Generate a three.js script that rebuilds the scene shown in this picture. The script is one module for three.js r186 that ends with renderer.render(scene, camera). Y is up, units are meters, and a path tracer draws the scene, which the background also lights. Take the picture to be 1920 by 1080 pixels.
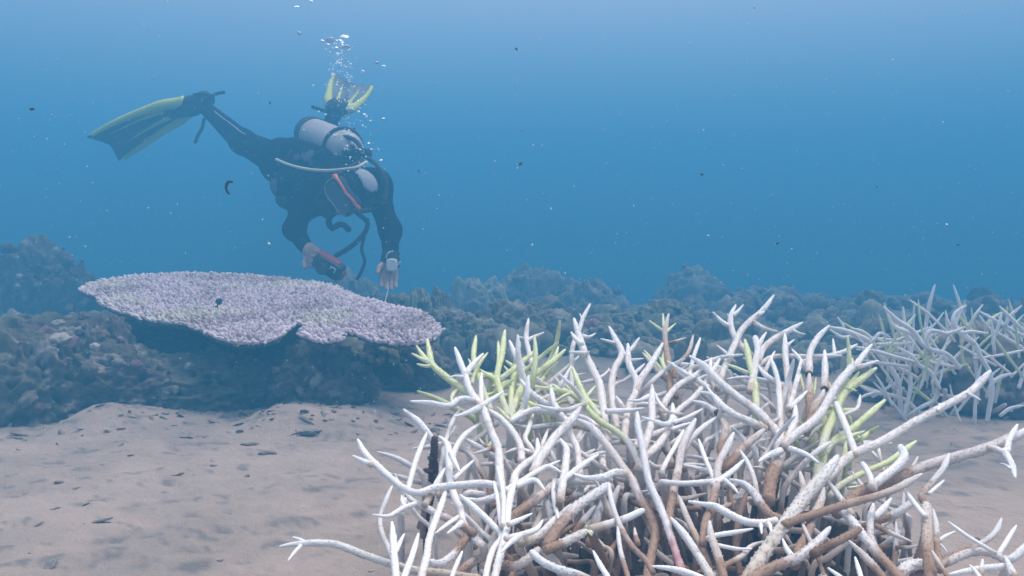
import * as THREE from 'three';
import { mergeGeometries, mergeVertices } from 'three/addons/utils/BufferGeometryUtils.js';
import { ImprovedNoise } from 'three/addons/math/ImprovedNoise.js';

// ------------------------------------------------------------------ camera, water light, sun, exposure
const scene = new THREE.Scene();
const FOCAL = 1663;                                   // focal length in photograph pixels (1920 wide)
const camera = new THREE.PerspectiveCamera(2 * Math.atan(540 / FOCAL) * 180 / Math.PI, 16 / 9, 0.05, 200);
camera.position.set(0, 0.6, 0);
camera.rotation.set(-3.79 * Math.PI / 180, 0, 0);
camera.updateMatrixWorld(true);

const renderer = new THREE.WebGLRenderer();
renderer.toneMapping = THREE.LinearToneMapping;
renderer.toneMappingExposure = 0.94;
renderer.shadowMap.enabled = true;

const SUN = new THREE.Vector3(0.34, 1, -0.2).normalize();
const sun = new THREE.DirectionalLight(new THREE.Color(1, 0.9, 0.8), 4.3);
sun.position.copy(SUN).multiplyScalar(12);
sun.target.position.set(0, 0, -3);
sun.position.add(sun.target.position);
sun.castShadow = true;
sun.shadow.radius = 55;                               // daylight spread by waves and suspended matter
sun.shadow.camera.left = -8; sun.shadow.camera.right = 8; sun.shadow.camera.top = 8; sun.shadow.camera.bottom = -8;
sun.shadow.camera.far = 40; sun.shadow.mapSize.set(2048, 2048);
sun.name = 'sun';
scene.add(sun, sun.target);

{ // light coming down through the water surface: deep blue sideways, pale overhead
  const W = 512, H = 256, d = new Float32Array(W * H * 4), hor = [0.04, 0.2, 0.36], zen = [2.45, 2.3, 2.45];
  for (let r = 0; r < H; r++) for (let c = 0; c < W; c++) {
    const e = ((r + 0.5) / H - 0.5) * Math.PI, a = ((c + 0.5) / W - 0.5) * 2 * Math.PI, s = Math.max(0, Math.sin(e));
    const t = Math.pow(s, 0.62) * (1 + 0.22 * (Math.cos(e) * (Math.cos(a) * SUN.x + Math.sin(a) * SUN.z)) / 0.35);
    for (let k = 0; k < 4; k++) d[(r * W + c) * 4 + k] = k === 3 ? 1 : hor[k] + (zen[k] - hor[k]) * t;
  }
  const sky = new THREE.DataTexture(d, W, H, THREE.RGBAFormat, THREE.FloatType);
  sky.mapping = THREE.EquirectangularReflectionMapping; sky.magFilter = THREE.LinearFilter; sky.needsUpdate = true;
  scene.background = sky; scene.environment = sky;
}
scene.fog = new THREE.FogExp2(new THREE.Color().setRGB(0.105, 0.505, 0.95), 0.195);   // the turbid water itself

// ------------------------------------------------------------------ helpers
const V = (x, y, z) => new THREE.Vector3(x, y, z);
const noise3 = new ImprovedNoise();
const N = (x, y, z = 0) => noise3.noise(x + 37.3, y + 91.7, z + 13.1);
const fbm = (x, y, z, o = 4) => { let s = 0, a = 0.5; for (let i = 0; i < o; i++) { s += a * N(x, y, z); x = x * 2.03 + 5.1; y = y * 2.03 + 1.7; z = z * 2.03 + 9.2; a *= 0.5; } return s; };
function rng(seed) { let a = seed >>> 0; return () => { a = (a + 0x6D2B79F5) | 0; let t = Math.imul(a ^ (a >>> 15), 1 | a); t = (t + Math.imul(t ^ (t >>> 7), 61 | t)) ^ t; return ((t ^ (t >>> 14)) >>> 0) / 4294967296; }; }
const clamp = (x, a = 0, b = 1) => Math.min(b, Math.max(a, x));
const sstep = (a, b, x) => { const t = clamp((x - a) / (b - a)); return t * t * (3 - 2 * t); };
const mix = (a, b, t) => a + (b - a) * t;
const mixc = (a, b, t) => [mix(a[0], b[0], t), mix(a[1], b[1], t), mix(a[2], b[2], t)];
const lin = (r, g, b) => new THREE.Color().setRGB(r, g, b);
const CR = V(0, 0, 0), CU = V(0, 0, 0), CB = V(0, 0, 0);
camera.matrixWorld.extractBasis(CR, CU, CB);
const CF = CB.clone().negate();
const at = (px, py, d) => camera.position.clone().addScaledVector(CR, (px - 960) / FOCAL * d).addScaledVector(CU, (540 - py) / FOCAL * d).addScaledVector(CF, d);
const onPlane = (px, py, h) => { const dir = at(px, py, 1).sub(camera.position); return camera.position.clone().addScaledVector(dir, (h - camera.position.y) / dir.y); };
const dirOf = (r, u, f) => V(0, 0, 0).addScaledVector(CR, r).addScaledVector(CU, u).addScaledVector(CF, f).normalize();
const taken = {};
const numbered = (n) => { const k = taken[n] = (taken[n] ?? -1) + 1; return k ? n + '_' + String(k).padStart(3, '0') : n; };
function thing(name, label, category, group, pos) {
  const o = new THREE.Group(); o.name = numbered(name); o.userData = { label, category };
  if (group) o.userData.group = group;
  if (pos) o.position.copy(pos);
  scene.add(o); return o;
}
function tag(o, label, category, group) { o.userData.label = label; o.userData.category = category; if (group) o.userData.group = group; return o; }
function mesh(name, geo, mat, parent, local = true) {     // geometry given in world axes; moved into the parent's own frame
  if (local && parent && parent !== scene && parent.position) { const p = V(0, 0, 0); parent.updateWorldMatrix(true, false); p.setFromMatrixPosition(parent.matrixWorld); geo.translate(-p.x, -p.y, -p.z); }
  const m = new THREE.Mesh(geo, mat); m.name = parent && parent !== scene ? name : numbered(name); m.castShadow = m.receiveShadow = true;
  (parent ?? scene).add(m); return m;
}
const mats = {};
const std = (key, c, rough, extra = {}) => mats[key] ??= new THREE.MeshStandardMaterial({ color: lin(...c), roughness: rough, ...extra });
const vcol = new THREE.MeshStandardMaterial({ color: 0xffffff, vertexColors: true, roughness: 0.92 });
const vcolMatte = new THREE.MeshStandardMaterial({ color: 0xffffff, vertexColors: true, roughness: 1.0 });
function tint(geo, f) {
  const p = geo.attributes.position, c = new Float32Array(p.count * 3);
  for (let i = 0; i < p.count; i++) { const k = f(p.getX(i), p.getY(i), p.getZ(i), i); c[i * 3] = k[0]; c[i * 3 + 1] = k[1]; c[i * 3 + 2] = k[2]; }
  geo.setAttribute('color', new THREE.BufferAttribute(c, 3)); return geo;
}
const bare = (g) => { const o = g.index ? g.toNonIndexed() : g; for (const k of Object.keys(o.attributes)) if (k !== 'position' && k !== 'normal') o.deleteAttribute(k); return o; };
const join = (list) => mergeGeometries(list.map(bare));

// smooth union meshing (naive surface nets) of a distance function
function sdfMesh(f, lo, hi, cell) {
  const nx = Math.ceil((hi.x - lo.x) / cell) + 1, ny = Math.ceil((hi.y - lo.y) / cell) + 1, nz = Math.ceil((hi.z - lo.z) / cell) + 1;
  const v = new Float32Array(nx * ny * nz), id = (i, j, k) => (k * ny + j) * nx + i;
  for (let k = 0; k < nz; k++) for (let j = 0; j < ny; j++) for (let i = 0; i < nx; i++) v[id(i, j, k)] = f(lo.x + i * cell, lo.y + j * cell, lo.z + k * cell);
  const at_ = new Int32Array(nx * ny * nz).fill(-1), pos = [], idx = [];
  for (let k = 0; k < nz - 1; k++) for (let j = 0; j < ny - 1; j++) for (let i = 0; i < nx - 1; i++) {
    let n = 0, sx = 0, sy = 0, sz = 0, neg = 0; const c = [];
    for (let q = 0; q < 8; q++) { c[q] = v[id(i + (q & 1), j + ((q >> 1) & 1), k + (q >> 2))]; if (c[q] < 0) neg++; }
    if (!neg || neg === 8) continue;
    for (let a = 0; a < 8; a++) for (const b of [1, 2, 4]) if (!(a & b)) {
      const p = c[a], q = c[a | b]; if ((p < 0) === (q < 0)) continue;
      const t = p / (p - q); n++;
      sx += (a & 1) + (b === 1 ? t : 0); sy += ((a >> 1) & 1) + (b === 2 ? t : 0); sz += (a >> 2) + (b === 4 ? t : 0);
    }
    at_[id(i, j, k)] = pos.length / 3; pos.push(lo.x + (i + sx / n) * cell, lo.y + (j + sy / n) * cell, lo.z + (k + sz / n) * cell);
  }
  const quad = (a, b, c, d, flip) => { if (a < 0 || b < 0 || c < 0 || d < 0) return; flip ? idx.push(a, c, b, a, d, c) : idx.push(a, b, c, a, c, d); };
  for (let k = 1; k < nz - 1; k++) for (let j = 1; j < ny - 1; j++) for (let i = 1; i < nx - 1; i++) {
    const s = v[id(i, j, k)] < 0;
    if (s !== v[id(i + 1, j, k)] < 0) quad(at_[id(i, j - 1, k - 1)], at_[id(i, j, k - 1)], at_[id(i, j, k)], at_[id(i, j - 1, k)], !s);
    if (s !== v[id(i, j + 1, k)] < 0) quad(at_[id(i - 1, j, k - 1)], at_[id(i - 1, j, k)], at_[id(i, j, k)], at_[id(i, j, k - 1)], !s);
    if (s !== v[id(i, j, k + 1)] < 0) quad(at_[id(i - 1, j - 1, k)], at_[id(i, j - 1, k)], at_[id(i, j, k)], at_[id(i - 1, j, k)], !s);
  }
  const g = new THREE.BufferGeometry(); g.setAttribute('position', new THREE.Float32BufferAttribute(pos, 3)); g.setIndex(idx); g.computeVertexNormals();
  return g;
}
const capsule = (a, b, ra, rb) => { const ab = b.clone().sub(a), l2 = ab.lengthSq(); return (x, y, z) => { const t = clamp(((x - a.x) * ab.x + (y - a.y) * ab.y + (z - a.z) * ab.z) / l2); return Math.hypot(x - a.x - ab.x * t, y - a.y - ab.y * t, z - a.z - ab.z * t) - mix(ra, rb, t); }; };
const ball = (c, r) => (x, y, z) => Math.hypot(x - c.x, y - c.y, z - c.z) - r;
const smin = (a, b, k) => { const h = clamp(0.5 + 0.5 * (b - a) / k); return mix(b, a, h) - k * h * (1 - h); };
const blend = (list, k) => (x, y, z) => { let d = 1e9; for (const f of list) d = d > 1e8 ? f(x, y, z) : smin(d, f(x, y, z), k); return d; };

// a tube along points with a radius at each; ends closed
function tube(pts, radii, seg = 8) {
  const n = pts.length, pos = [], idx = [], T = V(0, 0, 0), A = V(0, 0, 0), B = V(0, 0, 0), last = V(0, 0, 0);
  const frames = [];
  for (let i = 0; i < n; i++) {
    T.subVectors(pts[Math.min(n - 1, i + 1)], pts[Math.max(0, i - 1)]).normalize();
    if (i === 0) { A.set(Math.abs(T.y) < 0.9 ? 0 : 1, Math.abs(T.y) < 0.9 ? 1 : 0, 0).cross(T).normalize(); } else { A.copy(last).addScaledVector(T, -last.dot(T)).normalize(); }
    last.copy(A); B.crossVectors(T, A);
    frames.push([A.clone(), B.clone(), T.clone()]);
    for (let s = 0; s < seg; s++) { const a = s / seg * 2 * Math.PI, c = Math.cos(a) * radii[i], d = Math.sin(a) * radii[i]; pos.push(pts[i].x + A.x * c + B.x * d, pts[i].y + A.y * c + B.y * d, pts[i].z + A.z * c + B.z * d); }
  }
  for (let i = 0; i < n - 1; i++) for (let s = 0; s < seg; s++) { const a = i * seg + s, b = i * seg + (s + 1) % seg; idx.push(a, b, a + seg, b, b + seg, a + seg); }
  for (const [e, dir] of [[0, -1], [n - 1, 1]]) { const c = pos.length / 3; pos.push(pts[e].x + frames[e][2].x * dir * radii[e] * 0.6, pts[e].y + frames[e][2].y * dir * radii[e] * 0.6, pts[e].z + frames[e][2].z * dir * radii[e] * 0.6); for (let s = 0; s < seg; s++) { const a = e * seg + s, b = e * seg + (s + 1) % seg; dir < 0 ? idx.push(c, b, a) : idx.push(c, a, b); } }
  const g = new THREE.BufferGeometry(); g.setAttribute('position', new THREE.Float32BufferAttribute(pos, 3)); g.setIndex(idx); g.computeVertexNormals();
  g.userData.frames = frames;
  return g;
}
const spline = (pts, step) => { const c = new THREE.CatmullRomCurve3(pts, false, 'centripetal'), n = Math.max(3, Math.round(c.getLength() / step)); return c.getSpacedPoints(n); };
const rod = (pts, r, seg = 8, step = 0.02) => { const p = spline(pts, step); return tube(p, p.map(() => r), seg); };

// ------------------------------------------------------------------ seabed
const sandH = (x, z) => {
  const d = -z;
  let h = 0.05 * fbm(x * 0.7, z * 0.7, 1.5, 3) + 0.016 * fbm(x * 3.1, z * 3.1, 4.5, 3);
  h += 0.012 * fbm(x * 9 + 0.4 * N(x * 5, z * 5), z * 14, 7.5, 3);
  h += 0.075 * Math.max(0, N(x * 3.6, z * 1.2, 5.7) + 0.15) * Math.exp(-(((d - 2.72) / 0.2) ** 2)) * sstep(0.1, -0.4, x);   // sand banked against the rocks
  return h + 0.02 * sstep(6, 20, d);
};
const reefMask = (x, z) => sstep(-0.15, 0.25, -z - 3.55 + 0.6 * fbm(x * 0.8, z * 0.8, 3.3, 3) + 0.25 * Math.abs(x + 0.1) * (x < -0.2 ? 1 : 0.3)) ;
const groundH = (x, z) => sandH(x, z) - 4.5 * sstep(5.0, 16, -z - 0.25 * x + 0.5 * N(x * 0.6, z * 0.6, 4)) + reefMask(x, z) * (0.05 + 0.12 * Math.max(0, fbm(x * 1.9, z * 1.9, 8.8, 4)) + 0.04 * fbm(x * 7, z * 7, 2.8, 3));
{
  const xs = [], zs = [];
  for (let x = -30; x <= 30.001;) { xs.push(x); x += Math.abs(x) < 2.2 ? 0.014 : Math.abs(x) < 5 ? 0.06 : 0.8; }
  for (let z = 5; z >= -30.001;) { zs.push(z); z -= z > -1.2 ? 0.3 : z > -3.6 ? 0.014 : z > -7 ? 0.04 : 0.5; }
  const nx = xs.length, nz = zs.length, pos = new Float32Array(nx * nz * 3), uv = new Float32Array(nx * nz * 2), idx = [];
  for (let j = 0; j < nz; j++) for (let i = 0; i < nx; i++) {
    const k = j * nx + i; let y = groundH(xs[i], zs[j]);
    if (zs[j] > -4.5 && Math.abs(xs[i]) < 2.4) {            // pits, ripples and crumbs of the near sand
      const a = xs[i], b = zs[j];
      y += 0.005 * fbm(a * 24, b * 34, 5.1, 3) - 0.006 * Math.pow(clamp(fbm(a * 8, b * 17, 9.9, 2) * 2.2 - 0.25), 2) - 0.006 * sstep(0.2, 0.5, N(a * 11, b * 23, 2.2)) + 0.003 * sstep(0.25, 0.5, N(a * 30, b * 30, 6.2));
    }
    pos.set([xs[i], y, zs[j]], k * 3); uv.set([xs[i], zs[j]], k * 2);
  }
  for (let j = 0; j < nz - 1; j++) for (let i = 0; i < nx - 1; i++) { const a = j * nx + i; idx.push(a, a + 1, a + nx, a + 1, a + nx + 1, a + nx); }
  const g = new THREE.BufferGeometry(); g.setAttribute('position', new THREE.BufferAttribute(pos, 3)); g.setAttribute('uv', new THREE.BufferAttribute(uv, 2)); g.setIndex(idx); g.computeVertexNormals();
  tint(g, (x, y, z) => {
    const m = reefMask(x, z), n = fbm(x * 2.2, z * 2.2, 6.6, 3), f = fbm(x * 19, z * 26, 2.4, 3), g2 = fbm(x * 60, z * 60, 4.4, 2);
    let c = mixc([0.455, 0.345, 0.275], [0.345, 0.268, 0.215], clamp(0.5 + 1.9 * n + 1.1 * fbm(x * 7, z * 9, 3.1, 3)));
    c = mixc(c, [0.15, 0.135, 0.125], 0.75 * sstep(0.13, 0.32, f + 0.35 * g2 + 0.25 * n));     // scattered dark organic litter
    const s = 1 + 0.22 * g2; c = [c[0] * s, c[1] * s, c[2] * s];
    const rk = mixc([0.15, 0.14, 0.11], [0.28, 0.26, 0.2], clamp(0.5 + 1.6 * fbm(x * 5, z * 5, 1.2, 3)));
    return mixc(c, rk, m);
  });
  const W = 512, dat = new Uint8Array(W * W * 4), R = rng(11);
  const cells = 128, val = Array.from({ length: cells * cells }, () => R());
  for (let j = 0; j < W; j++) for (let i = 0; i < W; i++) {
    const s = (m) => { const u = i / W * m, v = j / W * m, a = Math.floor(u), b = Math.floor(v), fu = u - a, fv = v - b, q = (x, y) => val[((y % m) * 131 + (x % m) * 17 + (x % m) * (y % m) * 7) % (cells * cells)]; return mix(mix(q(a, b), q(a + 1, b), fu), mix(q(a, b + 1), q(a + 1, b + 1), fu), fv); };
    const h = 255 * (0.4 * s(128) + 0.35 * s(48) + 0.25 * R()); dat.set([h, h, h, 255], (j * W + i) * 4);
  }
  const tex = new THREE.DataTexture(dat, W, W); tex.wrapS = tex.wrapT = THREE.RepeatWrapping; tex.magFilter = THREE.LinearFilter; tex.repeat.set(2.3, 2.3); tex.needsUpdate = true;
  const m = mesh('seabed', g, new THREE.MeshStandardMaterial({ vertexColors: true, roughness: 1, bumpMap: tex, bumpScale: 0.004 }), scene);
  m.userData.kind = 'structure';
}

// ------------------------------------------------------------------ reef rocks
const PAL = {
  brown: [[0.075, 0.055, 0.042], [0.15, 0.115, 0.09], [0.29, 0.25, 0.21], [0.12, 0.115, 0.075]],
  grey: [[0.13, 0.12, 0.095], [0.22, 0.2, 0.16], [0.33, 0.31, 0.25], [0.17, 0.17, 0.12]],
  litter: [[0.22, 0.18, 0.155], [0.29, 0.24, 0.205], [0.38, 0.32, 0.28], [0.17, 0.14, 0.125]],
  olive: [[0.13, 0.125, 0.07], [0.22, 0.21, 0.13], [0.34, 0.33, 0.22], [0.10, 0.10, 0.06]],
  pale: [[0.26, 0.245, 0.17], [0.38, 0.37, 0.26], [0.46, 0.45, 0.36], [0.20, 0.18, 0.13]],
  algae: [[0.055, 0.026, 0.018], [0.085, 0.042, 0.026], [0.14, 0.08, 0.05], [0.06, 0.045, 0.022]],
};
function rockGeo(rx, ry, rz, seed, detail, pal, lump = 1) {
  let g = new THREE.IcosahedronGeometry(1, detail); g.deleteAttribute('uv'); g.deleteAttribute('normal'); g = mergeVertices(g, 1e-5);
  const p = g.attributes.position, o = seed * 7.13, tone = new Float32Array(p.count);
  for (let i = 0; i < p.count; i++) {
    let x = p.getX(i), y = p.getY(i), z = p.getZ(i);
    const big = fbm(x * 1.25 + o, y * 1.25, z * 1.25 - o, 3), knob = Math.abs(fbm(x * 3.2 - o, y * 3.2 + o, z * 3.2, 3)), fine = fbm(x * 9 + o, y * 9, z * 9 + o, 3), pit = sstep(0.16, 0.36, fbm(x * 4.6 + o, y * 4.6 - o, z * 4.6, 2));
    const k = 1 + 0.55 * big * lump + 0.30 * (0.22 - knob) * lump + 0.13 * fine + 0.09 * fbm(x * 21 - o, y * 21, z * 21 + o, 2) - 0.17 * pit * lump;
    tone[i] = 0.5 + big * 1.2 + fine * 0.9 - 0.35 * pit;
    y = y < -0.35 ? -0.35 + (y + 0.35) * 0.4 : y;
    p.setXYZ(i, x * rx * k, y * ry * k, z * rz * k);
  }
  g.computeVertexNormals();
  const P = PAL[pal];
  return tint(g, (x, y, z, i) => {
    const n = fbm(x * 11 + o, y * 11, z * 11, 3), q = fbm(x * 4 - o, y * 4, z * 4 + o, 3), s = fbm(x * 34, y * 34 + o, z * 34, 2);
    let c = mixc(P[0], P[1], clamp(tone[i] + s * 1.4));
    c = mixc(c, P[2], 0.9 * sstep(0.09, 0.20, n + 0.45 * s));
    c = mixc(c, P[3], 0.8 * sstep(0.08, 0.22, q));
    return c;
  });
}
const knobs = [1, 2, 3].map((s) => { const g = rockGeo(1, 1, 1, 300 + s, 4, 'pale', 1.7); tint(g, (x, y, z) => { const n = 1 + 0.5 * fbm(x * 3, y * 3, z * 3, 2); return [n, n, n]; }); return g; });
function rock(px, topY, d, halfPx, h, pal, seed, label, cat = 'rock', group, depthK = 1, detail = 22, name = 'reef_rock', lump = 1) {
  const rx = halfPx / FOCAL * d, top = at(px, topY, d), gy = groundH(top.x, top.z), ry = Math.max(0.05, (top.y - gy) * h);
  const c = V(top.x, top.y - ry * 0.93, top.z);
  const m = mesh(name, rockGeo(rx, ry, rx * depthK, seed, detail, pal, lump), vcolMatte, scene);
  m.position.copy(c); m.rotation.y = seed * 1.7;
  m.rotation.y = (seed % 7 - 3) * 0.12;
  { // small sponges, algae tufts and coral knobs crusting the rock
    const R = rng(seed * 13 + 1), p = m.geometry.attributes.position, nn = m.geometry.attributes.normal, n = Math.round(clamp(rx * ry * 700, 12, 70)), im = new THREE.InstancedMesh(knobs[seed % 3], vcolMatte, n), o = new THREE.Object3D(), up = V(0, 1, 0), d3 = V(0, 0, 0);
    for (let i = 0; i < n; i++) {
      let k = Math.floor(R() * p.count); if (nn.getY(k) < -0.1) k = Math.floor(R() * p.count);
      const s = (0.008 + 0.026 * Math.pow(R(), 2.4)) * Math.min(1.6, 0.75 + rx), t = R(), q = 0.6 + R() * 0.8;
      o.position.set(p.getX(k), p.getY(k), p.getZ(k)); d3.set(nn.getX(k), nn.getY(k) + 0.3, nn.getZ(k)).normalize(); o.quaternion.setFromUnitVectors(up, d3); o.scale.set(s * (0.7 + R() * 0.7), s * (0.6 + R() * 0.9), s * (0.7 + R() * 0.7)); o.updateMatrix(); im.setMatrixAt(i, o.matrix);
      im.setColorAt(i, t < 0.22 ? lin(0.33 * q, 0.3 * q, 0.25 * q) : t < 0.42 ? lin(0.2 * q, 0.19 * q, 0.11 * q) : t < 0.55 ? lin(0.2 * q, 0.12 * q, 0.115 * q) : lin(0.17 * q, 0.135 * q, 0.105 * q));
    }
    im.name = 'encrusting_growth'; im.userData.kind = 'stuff'; im.castShadow = im.receiveShadow = true; m.add(im);
  }
  return tag(m, label, cat, group);
}
// rocks that carry and flank the table coral
rock(95, 606, 3.2, 175, 0.95, 'brown', 3, 'broad rubbly brown reef rock at left edge below dark mound', 'rock', null, 0.9, 44);
rock(40, 640, 2.85, 120, 0.9, 'brown', 23, 'brown knobbly rock at left edge nearest the camera, on sand', 'rock', null, 0.8, 40);
rock(205, 615, 3.05, 62, 0.9, 'brown', 41, 'small knobbly brown rock just left of table coral rim', 'rock', null, 0.9, 30);
rock(235, 655, 2.98, 120, 0.92, 'brown', 4, 'dark reddish brown rock on sand under left half of table coral', 'rock', null, 0.8, 44);
rock(400, 668, 3.12, 150, 0.93, 'brown', 5, 'dark shaded rock directly under the middle of table coral', 'rock', null, 0.9, 40);
rock(600, 655, 3.03, 92, 0.93, 'brown', 6, 'boulder with pale growths under the notched rim of table coral', 'rock', null, 0.9, 40);
rock(505, 640, 3.3, 130, 0.95, 'brown', 7, 'dark rock holding the table coral stalk, behind the boulder', 'rock', null, 0.9, 30);
rock(760, 640, 3.45, 95, 0.95, 'brown', 8, 'dark rock in shadow under right tip of table coral', 'rock', null, 0.8, 30);
rock(300, 620, 3.6, 150, 0.95, 'olive', 9, 'olive rock seen in shadow behind left rim of table coral', 'rock', null, 0.8, 30);
rock(85, 476, 5.5, 92, 0.9, 'brown', 10, 'tall dark mound in blue haze behind the left edge rocks', 'rock', null, 0.9, 30);
rock(20, 505, 5.8, 80, 0.9, 'brown', 42, 'dim mound at far left edge beside the tall dark mound', 'rock', null, 0.9, 22);
// bommies behind the table and behind the staghorn
const back = [
  [960, 577, 3.95, 62, 'brown', 'rounded grey brown boulder with arched top behind the left yellow green branches'],
  [895, 598, 3.85, 48, 'olive', 'low olive lump left of the arched boulder'],
  [1030, 590, 4.05, 50, 'brown', 'brown rock just right of the arched boulder'],
  [1120, 612, 3.8, 55, 'brown', 'pitted grey rock behind the forked white branch tips in the middle'],
  [1245, 566, 4.5, 46, 'olive', 'domed olive rock right behind the green tipped brown branch'],
  [1180, 588, 4.6, 52, 'olive', 'low olive rock left of the domed olive rock'],
  [1310, 592, 4.3, 55, 'brown', 'brown rock right of the domed olive rock'],
  [1400, 612, 4.4, 60, 'brown', 'brown rock behind the tallest white branch tips'],
  [893, 528, 5.1, 50, 'pale', 'pale green hazy mound standing above the other reef rocks'],
  [785, 552, 4.25, 26, 'pale', 'upright pale knob beside the diver hand, right of table coral'],
  [822, 556, 4.3, 24, 'brown', 'short brown knob left of the pale green mound'],
  [840, 585, 4.0, 55, 'brown', 'dark brown rock right of the table coral tip'],
  [745, 560, 4.3, 40, 'brown', 'brown rock under the diver left hand'],
  [1000, 528, 5.8, 80, 'brown', 'faint hazy reef rock in background right of pale green mound'],
  [1110, 538, 5.4, 70, 'brown', 'faint hazy reef rock in background above the pitted grey rock'],
  [1300, 532, 6.0, 95, 'brown', 'faint broad rounded reef head in far background, right of centre'],
  [1440, 545, 5.6, 90, 'brown', 'faint reef rock behind the tallest white branch tip'],
  [1550, 560, 5.8, 80, 'brown', 'faint reef rock between the two staghorn thickets'],
  [1620, 578, 5.0, 60, 'brown', 'hazy rock behind left edge of the right staghorn thicket'],
  [1720, 560, 6.0, 90, 'brown', 'faint reef rock behind top of the right staghorn thicket'],
  [1860, 566, 6.2, 110, 'brown', 'faint reef rock at far right edge in haze'],
  [660, 528, 5.4, 70, 'brown', 'faint reef rock behind the diver hands'],
];
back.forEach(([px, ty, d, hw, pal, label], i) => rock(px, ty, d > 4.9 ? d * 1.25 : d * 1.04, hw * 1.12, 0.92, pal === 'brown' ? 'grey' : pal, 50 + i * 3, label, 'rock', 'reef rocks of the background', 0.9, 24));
{ // loose coral rubble between the rocks: uncountable
  const g = rockGeo(1, 0.75, 0.9, 77, 5, 'grey', 1.3), R = rng(5), n = 1500;
  const im = new THREE.InstancedMesh(g, vcolMatte, n), o = new THREE.Object3D();
  for (let i = 0; i < n; i++) {
    const z = -(3.5 + Math.pow(R(), 1.3) * 2.8), x = (R() - 0.5) * 2.4 * -z * 0.62, k = 0.018 + 0.085 * Math.pow(R(), 2.2);
    const keep = reefMask(x, z) > 0.45;
    o.position.set(x, groundH(x, z) + k * 0.25, z); o.rotation.set(R() * 6, R() * 6, R() * 6); o.scale.set(k * (0.7 + R() * 0.9), k * (0.6 + R() * 0.7), k); if (!keep) o.scale.setScalar(0.004);
    o.updateMatrix(); im.setMatrixAt(i, o.matrix); const tn = 0.45 + R() * 0.8; im.setColorAt(i, lin(tn, tn * (0.95 + R() * 0.1), tn * (0.85 + R() * 0.15)));
  }
  im.name = 'coral_rubble'; im.castShadow = im.receiveShadow = true; im.userData = { kind: 'stuff', label: 'brown coral rubble scattered between the reef rocks', category: 'rubble' };
  scene.add(im);
}
{ // crumbs of rubble and dead weed on the near sand
  const g = rockGeo(1, 0.5, 0.8, 78, 3, 'litter', 1.3), R = rng(8), n = 400;
  const im = new THREE.InstancedMesh(g, vcolMatte, n), o = new THREE.Object3D();
  for (let i = 0; i < n; i++) {
    const foot = i > 200, z = foot ? -(2.5 + R() * 0.45) : -(1.5 + R() * 2.2), x = foot ? -1.7 + R() * 1.5 : -1.5 + R() * 3.2, k = (foot ? 0.004 : 0.003) + (foot ? 0.008 : 0.007) * Math.pow(R(), 2.5);
    o.position.set(x, groundH(x, z) + k * 0.1, z); o.rotation.set(R() - 0.5, R() * 6, R() - 0.5); o.scale.set(k * (1 + R() * 2.2), k * 0.8, k * (0.7 + R())); o.updateMatrix(); im.setMatrixAt(i, o.matrix);
    const t = R(); im.setColorAt(i, t < 0.35 ? lin(1.5, 1.47, 1.4) : lin(0.5 + 0.7 * t, 0.5 + 0.7 * t, 0.47 + 0.7 * t));
  }
  im.name = 'sand_litter'; im.castShadow = im.receiveShadow = true; im.userData = { kind: 'stuff', label: 'small dark and pale crumbs scattered over the sand', category: 'litter' };
  scene.add(im);
}
[[582, 822, 26, 'dark flat shell fragment on sand below the boulder'], [468, 838, 18, 'small pale rubble clump on sand left of the shell fragment'], [500, 852, 20, 'thin dark twig of rubble on sand below the pale clump'], [788, 735, 14, 'small dark lump on sand near the left tip of yellow green coral']].forEach(([px, py, hw, label], i) => {
  const p = onPlane(px, py, 0.0), d = p.clone().sub(camera.position).dot(CF), r = 0.7 * hw / FOCAL * d;
  const m = mesh('rubble_piece', rockGeo(r, r * 0.28, r * 0.5, 90 + i, 9, i === 1 ? 'pale' : 'litter', 1.8), vcolMatte, scene); m.position.set(p.x, groundH(p.x, p.z) + r * 0.06, p.z); m.rotation.y = 0.25;
  tag(m, label, 'rubble', 'loose pieces on the sand');
});

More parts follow.
